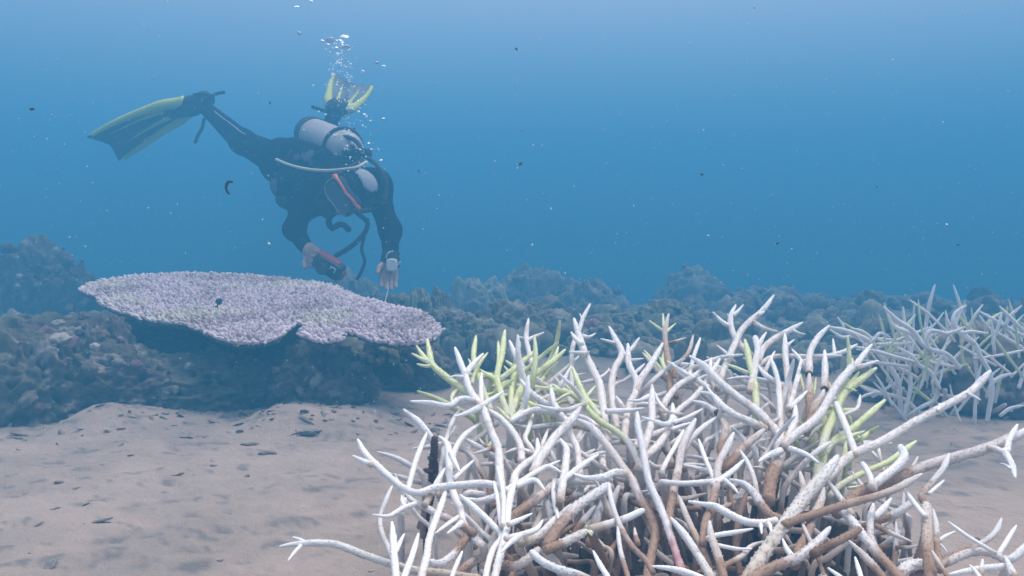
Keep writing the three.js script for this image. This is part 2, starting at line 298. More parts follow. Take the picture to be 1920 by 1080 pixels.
// ------------------------------------------------------------------ table coral
{
  const tilt = 0.116, planeY = (z) => 0.245 + tilt * (-z - 2.75);
  const hit = (px, py) => { // ray onto the tilted plate
    const dir = at(px, py, 1).sub(camera.position), o = camera.position;
    const t = (0.245 - tilt * 2.75 - o.y - tilt * o.z) / (dir.y + tilt * dir.z);
    return o.clone().addScaledVector(dir, t);
  };
  const rim = [[152, 546], [166, 533], [200, 524], [260, 518], [340, 514], [430, 516], [520, 521], [590, 530], [640, 545], [680, 562], [740, 574], [785, 583], [812, 602], [825, 622], [815, 637], [788, 644], [745, 645], [715, 641], [690, 637], [668, 625], [655, 621], [643, 628], [640, 640], [612, 643], [585, 638], [564, 627], [576, 614], [572, 607], [556, 604], [546, 608], [534, 622], [522, 635], [495, 643], [450, 645], [415, 637], [392, 627], [372, 617], [350, 609], [318, 604], [285, 601], [250, 592], [215, 584], [192, 572], [184, 560]].map(([x, y]) => hit(x, y));
  // subdivide the rim and roughen it
  const loop = []; rim.forEach((p, i) => { const q = rim[(i + 1) % rim.length], n = Math.max(1, Math.round(p.distanceTo(q) / 0.015)); for (let k = 0; k < n; k++) { const t = k / n, a = p.clone().lerp(q, t); a.x += 0.012 * N(a.x * 40, a.z * 40, 3); a.z += 0.012 * N(a.x * 40, a.z * 40, 8); loop.push(a); } });
  const inside = (x, z) => { let c = false; for (let i = 0, j = loop.length - 1; i < loop.length; j = i++) { const a = loop[i], b = loop[j]; if ((a.z > z) !== (b.z > z) && x < (b.x - a.x) * (z - a.z) / (b.z - a.z) + a.x) c = !c; } return c; };
  const edge = (x, z) => { let m = 9; for (const p of loop) m = Math.min(m, (p.x - x) ** 2 + (p.z - z) ** 2); return Math.sqrt(m); };
  let cx = 0, cz = 0; loop.forEach((p) => { cx += p.x / loop.length; cz += p.z / loop.length; });
  const surf = (x, z) => planeY(z) + 0.014 * fbm(x * 3, z * 3, 2.2, 2) + 0.02 * sstep(-0.55, -1.0, x) * 0;
  const base = at(500, 660, 3.15);
  const T = thing('table_coral', 'wide flat lavender white table coral plate with notched front rim, over dark rocks', 'table coral', null, V(base.x, groundH(base.x, base.z), base.z));
  // plate: a grid clipped to the rim, with a bevelled underside
  const sh = new THREE.Shape(loop.map((p) => new THREE.Vector2(p.x, -p.z)));
  const pg = new THREE.ExtrudeGeometry(sh, { depth: 0.004, bevelEnabled: true, bevelThickness: 0.003, bevelSize: -0.010, bevelSegments: 2, curveSegments: 1 });
  pg.rotateX(-Math.PI / 2); // shape y -> -z, extrude -> +y
  const pp = pg.attributes.position; for (let i = 0; i < pp.count; i++) pp.setY(i, pp.getY(i) + surf(pp.getX(i), pp.getZ(i)) - 0.012);
  pg.computeVertexNormals();
  const plate = bare(pg); tint(plate, (x, y, z) => { const n = fbm(x * 20, z * 20, 3, 2), s = sstep(0.0, 0.22, fbm(x * 2.4 + 2, z * 3.5, 5, 3)); return mixc([0.15 + n * 0.1, 0.115 + n * 0.09, 0.11 + n * 0.09], [0.2, 0.17, 0.12], s * 0.5); });
  mesh('plate', plate, vcolMatte, T);
  // stalk
  const sp = V(base.x, 0, base.z - 0.15), st = new THREE.LatheGeometry([[0.16, 0.02], [0.12, 0.1], [0.11, 0.16], [0.16, 0.21], [0.3, 0.255], [0.36, 0.262]].map(([a, b]) => new THREE.Vector2(a, b)), 40);
  const sq = st.attributes.position; for (let i = 0; i < sq.count; i++) { const x = sq.getX(i), y = sq.getY(i), z = sq.getZ(i), k = 1 + 0.3 * fbm(x * 6, y * 6, z * 6, 3); sq.setXYZ(i, x * k + sp.x, y + sp.y, z * k + sp.z); }
  st.computeVertexNormals(); const stalk = bare(st); tint(stalk, (x, y, z) => { const n = fbm(x * 16, y * 16, z * 16, 3); return [0.12 + n * 0.08, 0.095 + n * 0.07, 0.085 + n * 0.06]; });
  mesh('stalk', stalk, vcolMatte, T);
  // the carpet of finger branchlets, far too many to count
  const R = rng(21), fing = [];
  let x0 = 9, x1 = -9, z0 = 9, z1 = -9; loop.forEach((p) => { x0 = Math.min(x0, p.x); x1 = Math.max(x1, p.x); z0 = Math.min(z0, p.z); z1 = Math.max(z1, p.z); });
  const step = 0.0118;
  for (let x = x0; x < x1; x += step) for (let z = z0; z < z1; z += step) {
    const a = x + (R() - 0.5) * step * 0.9, b = z + (R() - 0.5) * step * 0.9; if (!inside(a, b)) continue;
    const gap = fbm(a * 6, b * 6, 4.1, 2); if (gap > 0.30 && R() < 0.6) continue;
    fing.push([a, b]);
  }
  // finger shape: tapered with a rounded tip and a few collars
  const fg = new THREE.LatheGeometry([[0.0030, -0.006], [0.0034, 0.002], [0.0048, 0.005], [0.0040, 0.008], [0.0046, 0.0105], [0.0034, 0.0135], [0.0, 0.0155]].map(([a, b]) => new THREE.Vector2(a, b)), 6);
  const im = new THREE.InstancedMesh(fg, new THREE.MeshStandardMaterial({ color: 0xffffff, roughness: 0.9 }), fing.length), o = new THREE.Object3D(), up = V(0, 1, 0), q2 = new THREE.Quaternion();
  fing.forEach(([a, b], i) => {
    const e = edge(a, b), out = V(a - cx, 0, (b - cz) * 1.2).normalize(), lean = 0.15 + 2.2 * Math.exp(-e / 0.035), k = 0.95 + R() * 0.65 + 0.25 * fbm(a * 5, b * 5, 1, 2);
    // find the outward direction of the nearest rim for edge fingers
    if (e < 0.09) { let best = 9, bp = null; for (const p of loop) { const m = (p.x - a) ** 2 + (p.z - b) ** 2; if (m < best) { best = m; bp = p; } } out.set(bp.x - a, 0, bp.z - b).addScaledVector(out, 0.02).normalize(); }
    const dir = up.clone().addScaledVector(out, lean).add(V((R() - 0.5) * 1.0, 0, (R() - 0.5) * 1.0)).normalize();
    o.position.set(a - T.position.x, surf(a, b) - 0.004 - T.position.y, b - T.position.z); o.quaternion.copy(q2.setFromUnitVectors(up, dir)); o.scale.set(k, k * (0.8 + R() * 0.5), k); o.updateMatrix(); im.setMatrixAt(i, o.matrix);
    const t = -0.10 + R() * 0.3 + 0.10 * N(Math.atan2(b - cz, a - cx) * 22, Math.hypot(a - cx, b - cz) * 9, 3), br = sstep(0.05, 0.25, fbm(a * 3.1, b * 3.1, 7.7, 3)), yel = sstep(0.06, 0.2, fbm(a * 2.4 + 2, b * 3.5, 5, 3));
    let c = mixc([0.60, 0.475, 0.50], [0.43, 0.32, 0.315], br); c = mixc(c, [0.62, 0.57, 0.42], yel * 0.6); const pr = Math.exp(-edge(a, b) / 0.014); c = mixc(c, [0.74, 0.63, 0.64], pr * 0.6);
    im.setColorAt(i, lin(c[0] + t, c[1] + t, c[2] + t));
  });
  im.name = 'branchlets'; im.userData.kind = 'stuff'; im.castShadow = im.receiveShadow = true; T.add(im);
}
// a small damselfish hovering over the plate
{
  const c = at(411, 566, 3.0), g = new THREE.SphereGeometry(1, 16, 12), p = g.attributes.position;
  for (let i = 0; i < p.count; i++) { const x = p.getX(i), y = p.getY(i), z = p.getZ(i), k = 1 - 0.35 * sstep(0.2, 1, -x); p.setXYZ(i, x * 0.013, y * 0.0095 * k, z * 0.004 * k); }
  g.computeVertexNormals();
  const F = thing('reef_fish', 'tiny dark fish hovering just above the table coral plate', 'fish', null, c); F.rotation.set(0, 0.5, 1.1);
  mesh('body', g, std('fishdark', [0.03, 0.035, 0.045], 0.6), F, false);
  const tail = new THREE.ExtrudeGeometry(new THREE.Shape([[0, 0], [-0.011, 0.008], [-0.008, 0], [-0.011, -0.008]].map(([a, b]) => new THREE.Vector2(a, b))), { depth: 0.001, bevelEnabled: false }); tail.translate(-0.0115, 0, -0.0005);
  mesh('tail_fin', tail, std('fishdark', [0.03, 0.035, 0.045], 0.6), F, false);
  const dors = new THREE.ExtrudeGeometry(new THREE.Shape([[-0.009, 0.006], [-0.005, 0.013], [0.005, 0.0125], [0.007, 0.007]].map(([a, b]) => new THREE.Vector2(a, b))), { depth: 0.001, bevelEnabled: false }); dors.translate(0, 0, -0.0005);
  mesh('dorsal_fin', dors, std('fishdark', [0.03, 0.035, 0.045], 0.6), F, false);
}

// ------------------------------------------------------------------ staghorn corals
const DY = [[540, 1.62], [620, 1.53], [700, 1.41], [800, 1.25], [900, 1.10], [1000, 0.985], [1080, 0.91], [1140, 0.87]];
const depthAt = (y) => { for (let i = 1; i < DY.length; i++) if (y <= DY[i][0]) return mix(DY[i - 1][1], DY[i][1], clamp((y - DY[i - 1][0]) / (DY[i][0] - DY[i - 1][0]), -1, 1)); return 0.87; };
// colour kinds: tip colour, body colour, base colour, share of the length where the base colour starts
const KIND = {
  w: [[0.90, 0.875, 0.86], [0.83, 0.765, 0.72], [0.60, 0.46, 0.37], 0.85],
  s: [[0.93, 0.915, 0.90], [0.87, 0.825, 0.79], [0.68, 0.56, 0.47], 0.85],
  c: [[0.82, 0.80, 0.78], [0.70, 0.65, 0.59], [0.52, 0.42, 0.33], 0.7],
  t: [[0.70, 0.64, 0.59], [0.50, 0.36, 0.27], [0.36, 0.23, 0.16], 0.45],
  b: [[0.34, 0.22, 0.15], [0.27, 0.165, 0.11], [0.19, 0.11, 0.07], 0.5],
  m: [[0.80, 0.77, 0.76], [0.66, 0.58, 0.54], [0.38, 0.25, 0.18], 0.5],
  g: [[0.80, 0.84, 0.50], [0.69, 0.73, 0.40], [0.68, 0.68, 0.50], 0.65],
  y: [[0.72, 0.78, 0.42], [0.62, 0.66, 0.36], [0.74, 0.72, 0.66], 0.55],
  p: [[0.80, 0.79, 0.82], [0.72, 0.68, 0.68], [0.46, 0.17, 0.18], 0.72],
  k: [[0.13, 0.075, 0.065], [0.12, 0.07, 0.06], [0.10, 0.06, 0.05], 0.6],
};
let branchSeed = 100;
function branchGeo(P, W, kind, opt = {}) {   // P: points tip first, W: radius in metres at each point
  const R = rng(++branchSeed), K = KIND[kind], curve = new THREE.CatmullRomCurve3(P, false, 'centripetal'), L = curve.getLength();
  const rMean = W.reduce((a, b) => a + b, 0) / W.length, n = Math.max(6, Math.round(L / (rMean * 0.62))), seg = opt.seg ?? 10;
  const pts = curve.getSpacedPoints(n), rad = [], o = branchSeed * 1.31;
  const cum = [0]; for (let i = 1; i < P.length; i++) cum.push(cum[i - 1] + P[i].distanceTo(P[i - 1]));
  for (let i = 0; i <= n; i++) {
    const s = i / n * cum[cum.length - 1]; let j = 1; while (j < cum.length - 1 && cum[j] < s) j++;
    const w = mix(W[j - 1], W[j], clamp((s - cum[j - 1]) / (cum[j] - cum[j - 1])));
    const tip = opt.blunt ? 0.72 + 0.28 * sstep(0, 1.2 * w, s) : 0.32 + 0.68 * Math.pow(clamp(s / (9 * w)), 0.65);
    rad.push(w * tip * (1 + 0.10 * N(s * 26 + o, o, 2)));
    const q = pts[i]; q.x += w * 0.22 * N(s * 14 + o, 3, o); q.y += w * 0.22 * N(s * 14, o, 7); q.z += w * 0.22 * N(o, s * 14, 1);
  }
  const g = tube(pts, rad, seg), fr = g.userData.frames;
  const parts = [], pos = [];
  const base = g.toNonIndexed(); base.deleteAttribute('uv');
  // corallites: small raised cups pointing towards the tip, denser and sharper near it
  if (!opt.plain) {
    const A = V(0, 0, 0), B = V(0, 0, 0), C = V(0, 0, 0), D = V(0, 0, 0), tip = V(0, 0, 0), sp = opt.spiky ?? 1;
    const gap = opt.gap ?? 0.005;
    for (let s = gap * 0.4; s < L * 0.985; s += gap * 0.82) {
      const f = s / L * n, i = Math.min(n - 1, Math.floor(f)), u = f - i, r = mix(rad[i], rad[i + 1], u), near = Math.exp(-s / 0.06);
      const m = Math.max(4, Math.round(2 * Math.PI * r / gap)), ph = R() * 6.28;
      for (let k = 0; k < m; k++) {
        if (R() > 0.55 + 0.45 * near) continue;
        const a = ph + (k + (R() - 0.5) * 0.5) / m * 2 * Math.PI, ca = Math.cos(a), sa = Math.sin(a), F = fr[i];
        C.copy(pts[i]).lerp(pts[i + 1], u); D.copy(F[0]).multiplyScalar(ca).addScaledVector(F[1], sa); A.copy(F[0]).multiplyScalar(-sa).addScaledVector(F[1], ca);
        const h = Math.min(r * 0.26, (0.0009 + 0.0009 * R()) * (0.85 + 0.4 * near) * Math.min(1.4, sp)), w = Math.min(r * 0.28, 0.0014 + 0.0005 * R());
        C.addScaledVector(D, r * 0.985); tip.copy(C).addScaledVector(D, h).addScaledVector(F[2], -h * 0.9);
        const c1 = C.clone().addScaledVector(A, w), c2 = C.clone().addScaledVector(A, -w), c3 = C.clone().addScaledVector(F[2], -w * 1.3), c4 = C.clone().addScaledVector(F[2], w * 1.3);
        for (const [p, q] of [[c1, c3], [c3, c2], [c2, c4], [c4, c1]]) pos.push(p.x, p.y, p.z, q.x, q.y, q.z, tip.x, tip.y, tip.z);
      }
    }
  }
  parts.push(base);
  if (pos.length) { const cg = new THREE.BufferGeometry(); cg.setAttribute('position', new THREE.Float32BufferAttribute(pos, 3)); cg.computeVertexNormals(); parts.push(cg); }
  const all = mergeGeometries(parts.map((x) => { for (const k of Object.keys(x.attributes)) if (k !== 'position' && k !== 'normal') x.deleteAttribute(k); return x; }));
  // colour: living or bleached skin with grain, patches of brown turf towards the dead base
  const v = V(0, 0, 0);
  tint(all, (x, y, z) => {
    v.set(x, y, z); let bi = 0, bd = 1e9; for (let i = 0; i <= n; i++) { const d = v.distanceToSquared(pts[i]); if (d < bd) { bd = d; bi = i; } }
    const t = bi / n, s = t * L, m = fbm(x * 42, y * 42, z * 42, 3), f = fbm(x * 150, y * 150, z * 150, 2), big = fbm(x * 11 + o, y * 11, z * 11, 2);
    let c = mixc(K[0], K[1], sstep(0.0, 0.11, s + 0.03 * m));
    c = mixc(c, K[2], sstep(0.0, 0.22, t - K[3] + 0.28 * m + 0.25 * big));
    if (kind === 'm' || kind === 't' || kind === 'c') c = mixc(c, [0.22, 0.13, 0.085], 0.7 * sstep(0.16, 0.3, f + 0.4 * m) * sstep(0.2, 0.6, t));
    if (kind === 'w') c = mixc(c, [0.60, 0.50, 0.44], 0.6 * sstep(0.14, 0.34, m + 0.5 * big));
    if (kind === 'g') c = mixc(c, [0.55, 0.50, 0.30], 0.4 * sstep(0.12, 0.3, m));
    const j = 1 + 0.13 * f; return [c[0] * j, c[1] * j, c[2] * j];
  });
  return all;
}
const CO = {};
function colony(key, name, label, cat, group, footPx, footD) {
  const f = at(footPx, 900, footD), o = thing(name, label, cat, group, V(f.x, groundH(f.x, f.z), f.z));
  CO[key] = { o, foot: o.position.clone(), bases: [], spots: [] }; return o;
}
const GW = 'bleached staghorn colonies of the near thicket', GG = 'yellow green staghorn colonies of the near thicket';
colony('L', 'staghorn_coral', 'bleached white staghorn colony at left of near thicket, one long branch over sand', 'staghorn coral', GW, 850, 1.22);
colony('M', 'staghorn_coral', 'bleached white staghorn colony in the middle of the near thicket, tangled arched branches', 'staghorn coral', GW, 1120, 1.25);
colony('T', 'staghorn_coral', 'tall bleached white staghorn colony at top right of near thicket with highest tips', 'staghorn coral', GW, 1420, 1.42);
colony('R', 'staghorn_coral', 'bleached staghorn colony at right of near thicket with two long branches reaching right', 'staghorn coral', GW, 1680, 1.2);
colony('GL', 'staghorn_coral', 'yellow green staghorn colony at top left of the near thicket', 'staghorn coral', GG, 940, 1.45);
colony('GM', 'staghorn_coral', 'slim yellow green and brown staghorn tips rising in the middle of the near thicket', 'staghorn coral', GG, 1250, 1.55);
colony('GR', 'staghorn_coral', 'yellow green staghorn colony between the white branches at right of the thicket', 'staghorn coral', GG, 1560, 1.35);
colony('D', 'staghorn_coral', 'dead tan and brown staghorn branches at the bottom of the near thicket', 'staghorn coral', null, 1380, 1.15);
function br(key, o, w, kind, pts, opt = {}) {
  const C = CO[key], P = [], W = [], n = pts.length / 2;
  if (kind === 'w' && pts[pts.length - 1] > 940 && pts[1] > 760) kind = 'm';
  const tip0 = opt.dt ?? 0;                       // extra depth at the tip (cm), fading to the base
  for (let i = 0; i < n; i++) { const d = depthAt(pts[i * 2 + 1]) + (o + tip0 * (1 - i / (n - 1))) / 100; P.push(at(pts[i * 2], pts[i * 2 + 1], d)); W.push(w * 0.46 * d / FOCAL * mix(0.84, 1.06, i / (n - 1))); }
  const m = mesh('branch', branchGeo(P, W, kind, opt), vcol, C.o);
  if (!opt.side) C.bases.push([P[P.length - 1], W[W.length - 1], kind]);
  return m;
}
// ---- traced branches: [colony, depth offset cm, base width px, kind, tip first ... base last]
const S = { side: 1 };
const TR = [
  // left colony: star with seven arms
  ['L', -2, 10, 's', [903, 698, 902, 720, 903, 762], S], ['L', -2, 14, 's', [853, 652, 862, 677, 873, 703, 878, 725, 889, 746, 903, 762]], ['L', -2, 12, 's', [906, 663, 892, 678, 880, 692, 873, 704], S], ['L', -2, 9, 's', [842, 707, 857, 705, 873, 708], S],
  ['L', -3, 11, 's', [944, 734, 915, 753, 900, 763], S], ['L', -4, 12, 's', [852, 781, 873, 775, 903, 762], S], ['L', -3, 12, 's', [769, 752, 807, 755, 843, 761, 858, 750, 872, 747, 890, 752], S], ['L', -1, 11, 's', [846, 764, 860, 758, 876, 756, 900, 760], S],
  ['L', -2, 17, 'w', [900, 758, 910, 778, 922, 812, 933, 838, 937, 880, 941, 922, 944, 960], { blunt: 1 }], ['L', 0, 14, 'w', [905, 762, 938, 785, 960, 807, 975, 835, 978, 866], S], ['L', 1, 10, 's', [930, 790, 942, 796, 956, 806], S],
  ['L', 6, 10, 'w', [864, 766, 852, 784, 838, 818, 828, 870, 822, 930]], ['L', 1, 13, 's', [903, 793, 870, 818, 852, 848, 846, 880]], ['L', 2, 12, 's', [800, 812, 787, 843, 772, 890, 762, 930, 752, 958]],
  ['L', 5, 12, 'w', [774, 841, 807, 837, 832, 832, 862, 838, 887, 858, 901, 882, 914, 905, 925, 950]], ['L', -2, 16, 's', [824, 818, 838, 833, 842, 862, 844, 901, 854, 935, 864, 956, 868, 980, 884, 1003, 908, 1025], { dt: 4 }], ['L', -4, 11, 's', [862, 884, 853, 868, 845, 850], S],
  ['L', 0, 10, 's', [889, 862, 870, 880, 850, 900], S], ['L', -6, 15, 's', [671, 824, 686, 852, 707, 873, 735, 898, 762, 918, 787, 924, 812, 915, 864, 910, 915, 908, 960, 925]], ['L', -7, 12, 's', [661, 854, 677, 862, 696, 871], S],
  ['L', -3, 15, 'w', [758, 922, 778, 942, 800, 952, 818, 964, 846, 976, 890, 1000]], ['L', -4, 14, 'c', [834, 878, 818, 908, 806, 930, 796, 948], S], ['L', -5, 9, 's', [753, 928, 754, 940, 760, 950], S], ['L', -5, 10, 's', [699, 965, 728, 968, 752, 955, 780, 944], S],
  ['L', 0, 11, 'c', [735, 911, 723, 938, 713, 972, 717, 1000, 731, 1033, 745, 1075]], ['L', -4, 16, 'c', [525, 1025, 560, 1020, 622, 1020, 650, 1028, 690, 1043, 735, 1058, 778, 1070, 840, 1076, 900, 1086]], ['L', -4, 9, 's', [549, 1007, 561, 1011, 575, 1019], S], ['L', -4, 8, 's', [540, 1051, 551, 1037, 564, 1023], S],
  ['L', -9, 16, 's', [735, 979, 737, 1020, 743, 1090, 746, 1120]], ['L', -9, 10, 's', [758, 1001, 749, 1020, 742, 1036], S], ['L', -10, 14, 's', [785, 1000, 774, 1038, 757, 1085, 748, 1115]], ['L', -5, 16, 's', [836, 920, 823, 958, 811, 992, 803, 1018, 799, 1045, 790, 1078, 785, 1110]],
  ['L', -5, 13, 's', [839, 1000, 850, 992, 866, 980], S], ['L', -4, 10, 's', [816, 1000, 835, 987, 860, 970], S], ['L', -6, 14, 's', [862, 928, 895, 956, 925, 985, 941, 1006, 925, 1030, 913, 1066, 908, 1110]],
  ['L', -7, 10, 's', [925, 902, 933, 935, 941, 990], S], ['L', -8, 10, 's', [932, 875, 940, 905, 944, 935, 942, 985], S], ['L', -1, 17, 'w', [862, 934, 900, 940, 935, 931, 962, 914, 990, 900]], ['L', -2, 17, 'm', [800, 1052, 823, 1056, 848, 1040, 866, 1018, 882, 1000], { blunt: 1 }],
  ['L', -8, 10, 's', [867, 1033, 855, 1060, 845, 1090, 842, 1110]], ['L', 1, 19, 't', [930, 1000, 912, 1038, 885, 1054, 858, 1077, 835, 1100], { blunt: 1 }],
  // left colony, right trunk with spiny arms
  ['L', -7, 16, 's', [970, 896, 960, 918, 953, 950, 949, 995, 940, 1030, 930, 1070, 922, 1110], { spiky: 1.5 }], ['L', -9, 11, 's', [998, 963, 975, 974, 952, 984], { side: 1, spiky: 1.8 }], ['L', -9, 13, 's', [1018, 975, 1004, 993, 975, 1003, 946, 1010], { side: 1, spiky: 1.8 }], ['L', -10, 12, 's', [940, 1036, 957, 1018, 975, 1004], { side: 1, spiky: 2.2 }], ['L', -6, 12, 's', [1021, 919, 1002, 900, 975, 909, 952, 918], S],
  ['L', 0, 15, 's', [1007, 822, 1008, 845, 1003, 858, 985, 870, 968, 888, 962, 910], { dt: -3 }], ['L', 1, 13, 'w', [1051, 824, 1033, 836, 1010, 848], S], ['L', 1, 10, 'w', [947, 849, 968, 842, 985, 845, 1000, 852], S], ['L', 4, 11, 'w', [1000, 776, 990, 807, 985, 823, 996, 840, 1004, 856]], ['L', 5, 9, 'w', [1028, 804, 1018, 830, 1010, 850], S],
  // yellow green left colony
  ['GL', 1, 14, 'g', [801, 637, 806, 665, 811, 684, 835, 706, 860, 724, 880, 740, 905, 770]], ['GL', 1, 9, 'g', [780, 648, 792, 665, 806, 682], S], ['GL', 1, 9, 'g', [772, 663, 790, 673, 806, 680], S], ['GL', 1, 9, 'g', [781, 682, 797, 686, 812, 686], S], ['GL', 2, 9, 'g', [846, 757, 849, 740, 862, 729], S], ['GL', 2, 5, 'g', [868, 722, 864, 728, 860, 732], S],
  ['GL', 3, 12, 'g', [893, 630, 888, 672, 896, 702, 906, 730, 920, 770]], ['GL', 3, 7, 'g', [878, 673, 884, 684, 892, 695], S], ['GL', 1, 8, 'g', [915, 661, 903, 676, 890, 700, 884, 720], S], ['GL', 2, 13, 'g', [947, 619, 942, 660, 932, 706, 940, 740, 952, 780]], ['GL', 2, 9, 'g', [934, 640, 935, 675, 932, 702], S], ['GL', 2, 9, 'g', [898, 692, 915, 703, 930, 712, 940, 735], S],
  ['GL', 4, 12, 'g', [975, 641, 967, 680, 960, 722, 957, 770, 955, 805]], ['GL', 3, 12, 'g', [1007, 654, 985, 674, 966, 690, 936, 712], S], ['GL', 4, 13, 'g', [1060, 655, 1040, 674, 1012, 695, 985, 717, 968, 750, 955, 790]], ['GL', 4, 8, 'g', [1047, 650, 1043, 662, 1037, 677], S], ['GL', 4, 7, 'g', [945, 686, 955, 700, 962, 712], S],
  ['GL', 2, 8, 'g', [982, 766, 968, 778, 957, 788], S], ['GL', 2, 8, 'g', [932, 763, 944, 776, 955, 788], S], ['GL', 6, 8, 'y', [902, 850, 915, 838, 930, 820]],
  ['GL', 0, 13, 'y', [1003, 725, 1040, 731, 1068, 737, 1092, 754, 1108, 774, 1128, 792, 1154, 808, 1174, 824, 1188, 846, 1202, 880]], ['GL', 0, 7, 'g', [1033, 719, 1045, 727, 1060, 735], S], ['GL', -1, 7, 'g', [1042, 752, 1054, 744, 1068, 738], S], ['GL', 0, 8, 'g', [1060, 722, 1075, 734, 1088, 750], S], ['GL', 1, 12, 'g', [1073, 688, 1086, 722, 1098, 745, 1114, 766, 1124, 782]], ['GL', 1, 6, 'g', [1117, 723, 1108, 734, 1100, 744], S],
  // middle white colony
  ['M', 12, 11, 'w', [991, 597, 987, 633, 992, 660, 1006, 715, 1014, 760, 1030, 810]], ['M', 12, 8, 'w', [1020, 623, 1004, 630, 988, 638], S], ['M', 12, 6, 'w', [969, 630, 978, 633, 988, 634], S], ['M', 9, 10, 'w', [1107, 570, 1094, 594, 1086, 618, 1074, 650, 1072, 720, 1072, 790]], ['M', 9, 6, 'w', [1087, 588, 1091, 598, 1092, 606], S],
  ['M', 3, 16, 'w', [1076, 597, 1086, 633, 1098, 666, 1112, 694, 1124, 718, 1129, 752, 1133, 790, 1140, 830]], ['M', 2, 12, 'w', [1071, 623, 1079, 635, 1092, 646], S], ['M', 3, 8, 'w', [1117, 625, 1104, 632, 1092, 629], S], ['M', 1, 10, 'w', [1067, 660, 1084, 661, 1102, 663], S], ['M', 5, 4, 'w', [1106, 658, 1101, 661, 1096, 664], S],
  ['M', 8, 14, 'w', [1142, 612, 1155, 638, 1166, 662, 1153, 692, 1147, 722, 1150, 762, 1158, 805]], ['M', 8, 7, 'w', [1126, 635, 1140, 639, 1156, 644], S], ['M', 8, 9, 'w', [1199, 633, 1183, 655, 1168, 668], S], ['M', 2, 14, 'w', [1177, 644, 1180, 684, 1194, 714, 1190, 740, 1181, 755, 1175, 785, 1170, 825]], ['M', 2, 14, 'w', [1243, 643, 1217, 688, 1200, 713, 1192, 735], S], ['M', 5, 7, 'w', [1207, 672, 1187, 675, 1168, 676], S],
  ['M', 10, 9, 'w', [1085, 668, 1062, 690, 1035, 712, 1012, 730, 990, 748]], ['M', 11, 8, 'w', [1098, 700, 1080, 705, 1060, 722, 1040, 730], S], ['M', 10, 8, 'w', [1143, 692, 1128, 706, 1098, 716, 1070, 722], S], ['M', 10, 7, 'w', [1140, 690, 1148, 700, 1158, 708], S], ['M', 6, 10, 'w', [1040, 707, 1050, 720, 1060, 735, 1075, 760]],
  ['M', 1, 14, 'w', [957, 790, 987, 772, 1010, 768, 1042, 774, 1060, 780], { blunt: 1 }], ['M', -1, 10, 'w', [1005, 759, 1032, 767, 1060, 769, 1084, 762, 1098, 757], S], ['M', 0, 13, 'w', [1032, 722, 1038, 752, 1050, 773, 1063, 790, 1071, 815, 1083, 842, 1086, 875, 1090, 910]],
  ['M', -1, 11, 'w', [1208, 765, 1173, 770, 1136, 772], S], ['M', -4, 19, 'w', [1088, 764, 1067, 792, 1040, 820, 1023, 844, 1010, 862, 1000, 890]], ['M', -3, 18, 'w', [1080, 786, 1107, 800, 1129, 824, 1151, 853, 1166, 875, 1185, 902, 1200, 933, 1220, 968, 1228, 995, 1222, 1035, 1214, 1080, 1210, 1115]], ['M', -1, 10, 'w', [1062, 777, 1078, 778, 1100, 785, 1120, 800], S],
  ['M', -5, 16, 'w', [1050, 823, 1062, 841, 1060, 870, 1056, 902, 1050, 940]], ['M', 5, 12, 'c', [963, 797, 990, 802, 1027, 798, 1052, 797, 1084, 799, 1110, 806]], ['M', -5, 13, 's', [1122, 853, 1102, 865, 1083, 878, 1066, 892, 1048, 905]], ['M', -5, 6, 's', [1115, 863, 1105, 863, 1095, 868], S], ['M', -5, 15, 's', [1074, 888, 1098, 896, 1132, 894, 1155, 886, 1175, 890]],
  ['M', -6, 11, 's', [1053, 886, 1028, 875, 1007, 884, 983, 899, 965, 915]], ['M', -6, 7, 's', [1051, 863, 1040, 868, 1028, 874], S], ['M', 6, 15, 'w', [1123, 822, 1130, 858, 1131, 890, 1133, 930]], ['M', -6, 16, 'p', [1195, 773, 1197, 803, 1207, 850, 1217, 900, 1230, 933, 1245, 970, 1257, 1005, 1272, 1048, 1284, 1080, 1292, 1110]],
  ['M', -2, 15, 'w', [1222, 722, 1222, 755, 1222, 788, 1213, 822, 1205, 850]], ['M', -2, 9, 'w', [1177, 751, 1198, 751, 1219, 741], S], ['M', -1, 8, 'w', [1228, 735, 1236, 755, 1256, 774, 1280, 778], S], ['M', -3, 11, 'w', [1203, 782, 1227, 790, 1248, 796, 1266, 785], S], ['M', 0, 16, 'w', [1262, 757, 1261, 785, 1250, 812, 1232, 838, 1210, 858, 1195, 880]], ['M', 2, 15, 'w', [1262, 800, 1232, 812, 1205, 824, 1190, 840], S],
  ['M', -2, 19, 'w', [1148, 900, 1092, 902, 1047, 906, 1023, 923, 998, 942, 963, 968, 945, 990], { blunt: 1 }], ['M', -4, 22, 'w', [1142, 911, 1115, 928, 1087, 947, 1063, 970, 1041, 997, 1025, 1025], { blunt: 1 }], ['M', -2, 18, 'c', [1072, 950, 1040, 976, 1015, 1000, 995, 1013, 970, 1018], { blunt: 1 }], ['M', 2, 14, 'w', [1085, 900, 1084, 922, 1068, 937, 1046, 943]], ['M', 2, 11, 'w', [1108, 907, 1096, 920, 1080, 930], S],
  ['M', 0, 17, 'c', [1017, 920, 1030, 950, 1038, 985]], ['M', -3, 11, 's', [1047, 974, 1041, 948, 1038, 918, 1040, 900], S], ['M', -8, 12, 'w', [1140, 906, 1147, 942, 1158, 974, 1171, 1002, 1188, 1028, 1210, 1050, 1225, 1075]], ['M', -8, 11, 'w', [1158, 985, 1163, 1030, 1178, 1082, 1184, 1110]], ['M', -10, 12, 's', [1112, 1033, 1124, 1058, 1142, 1088, 1150, 1110], { spiky: 1.8 }],
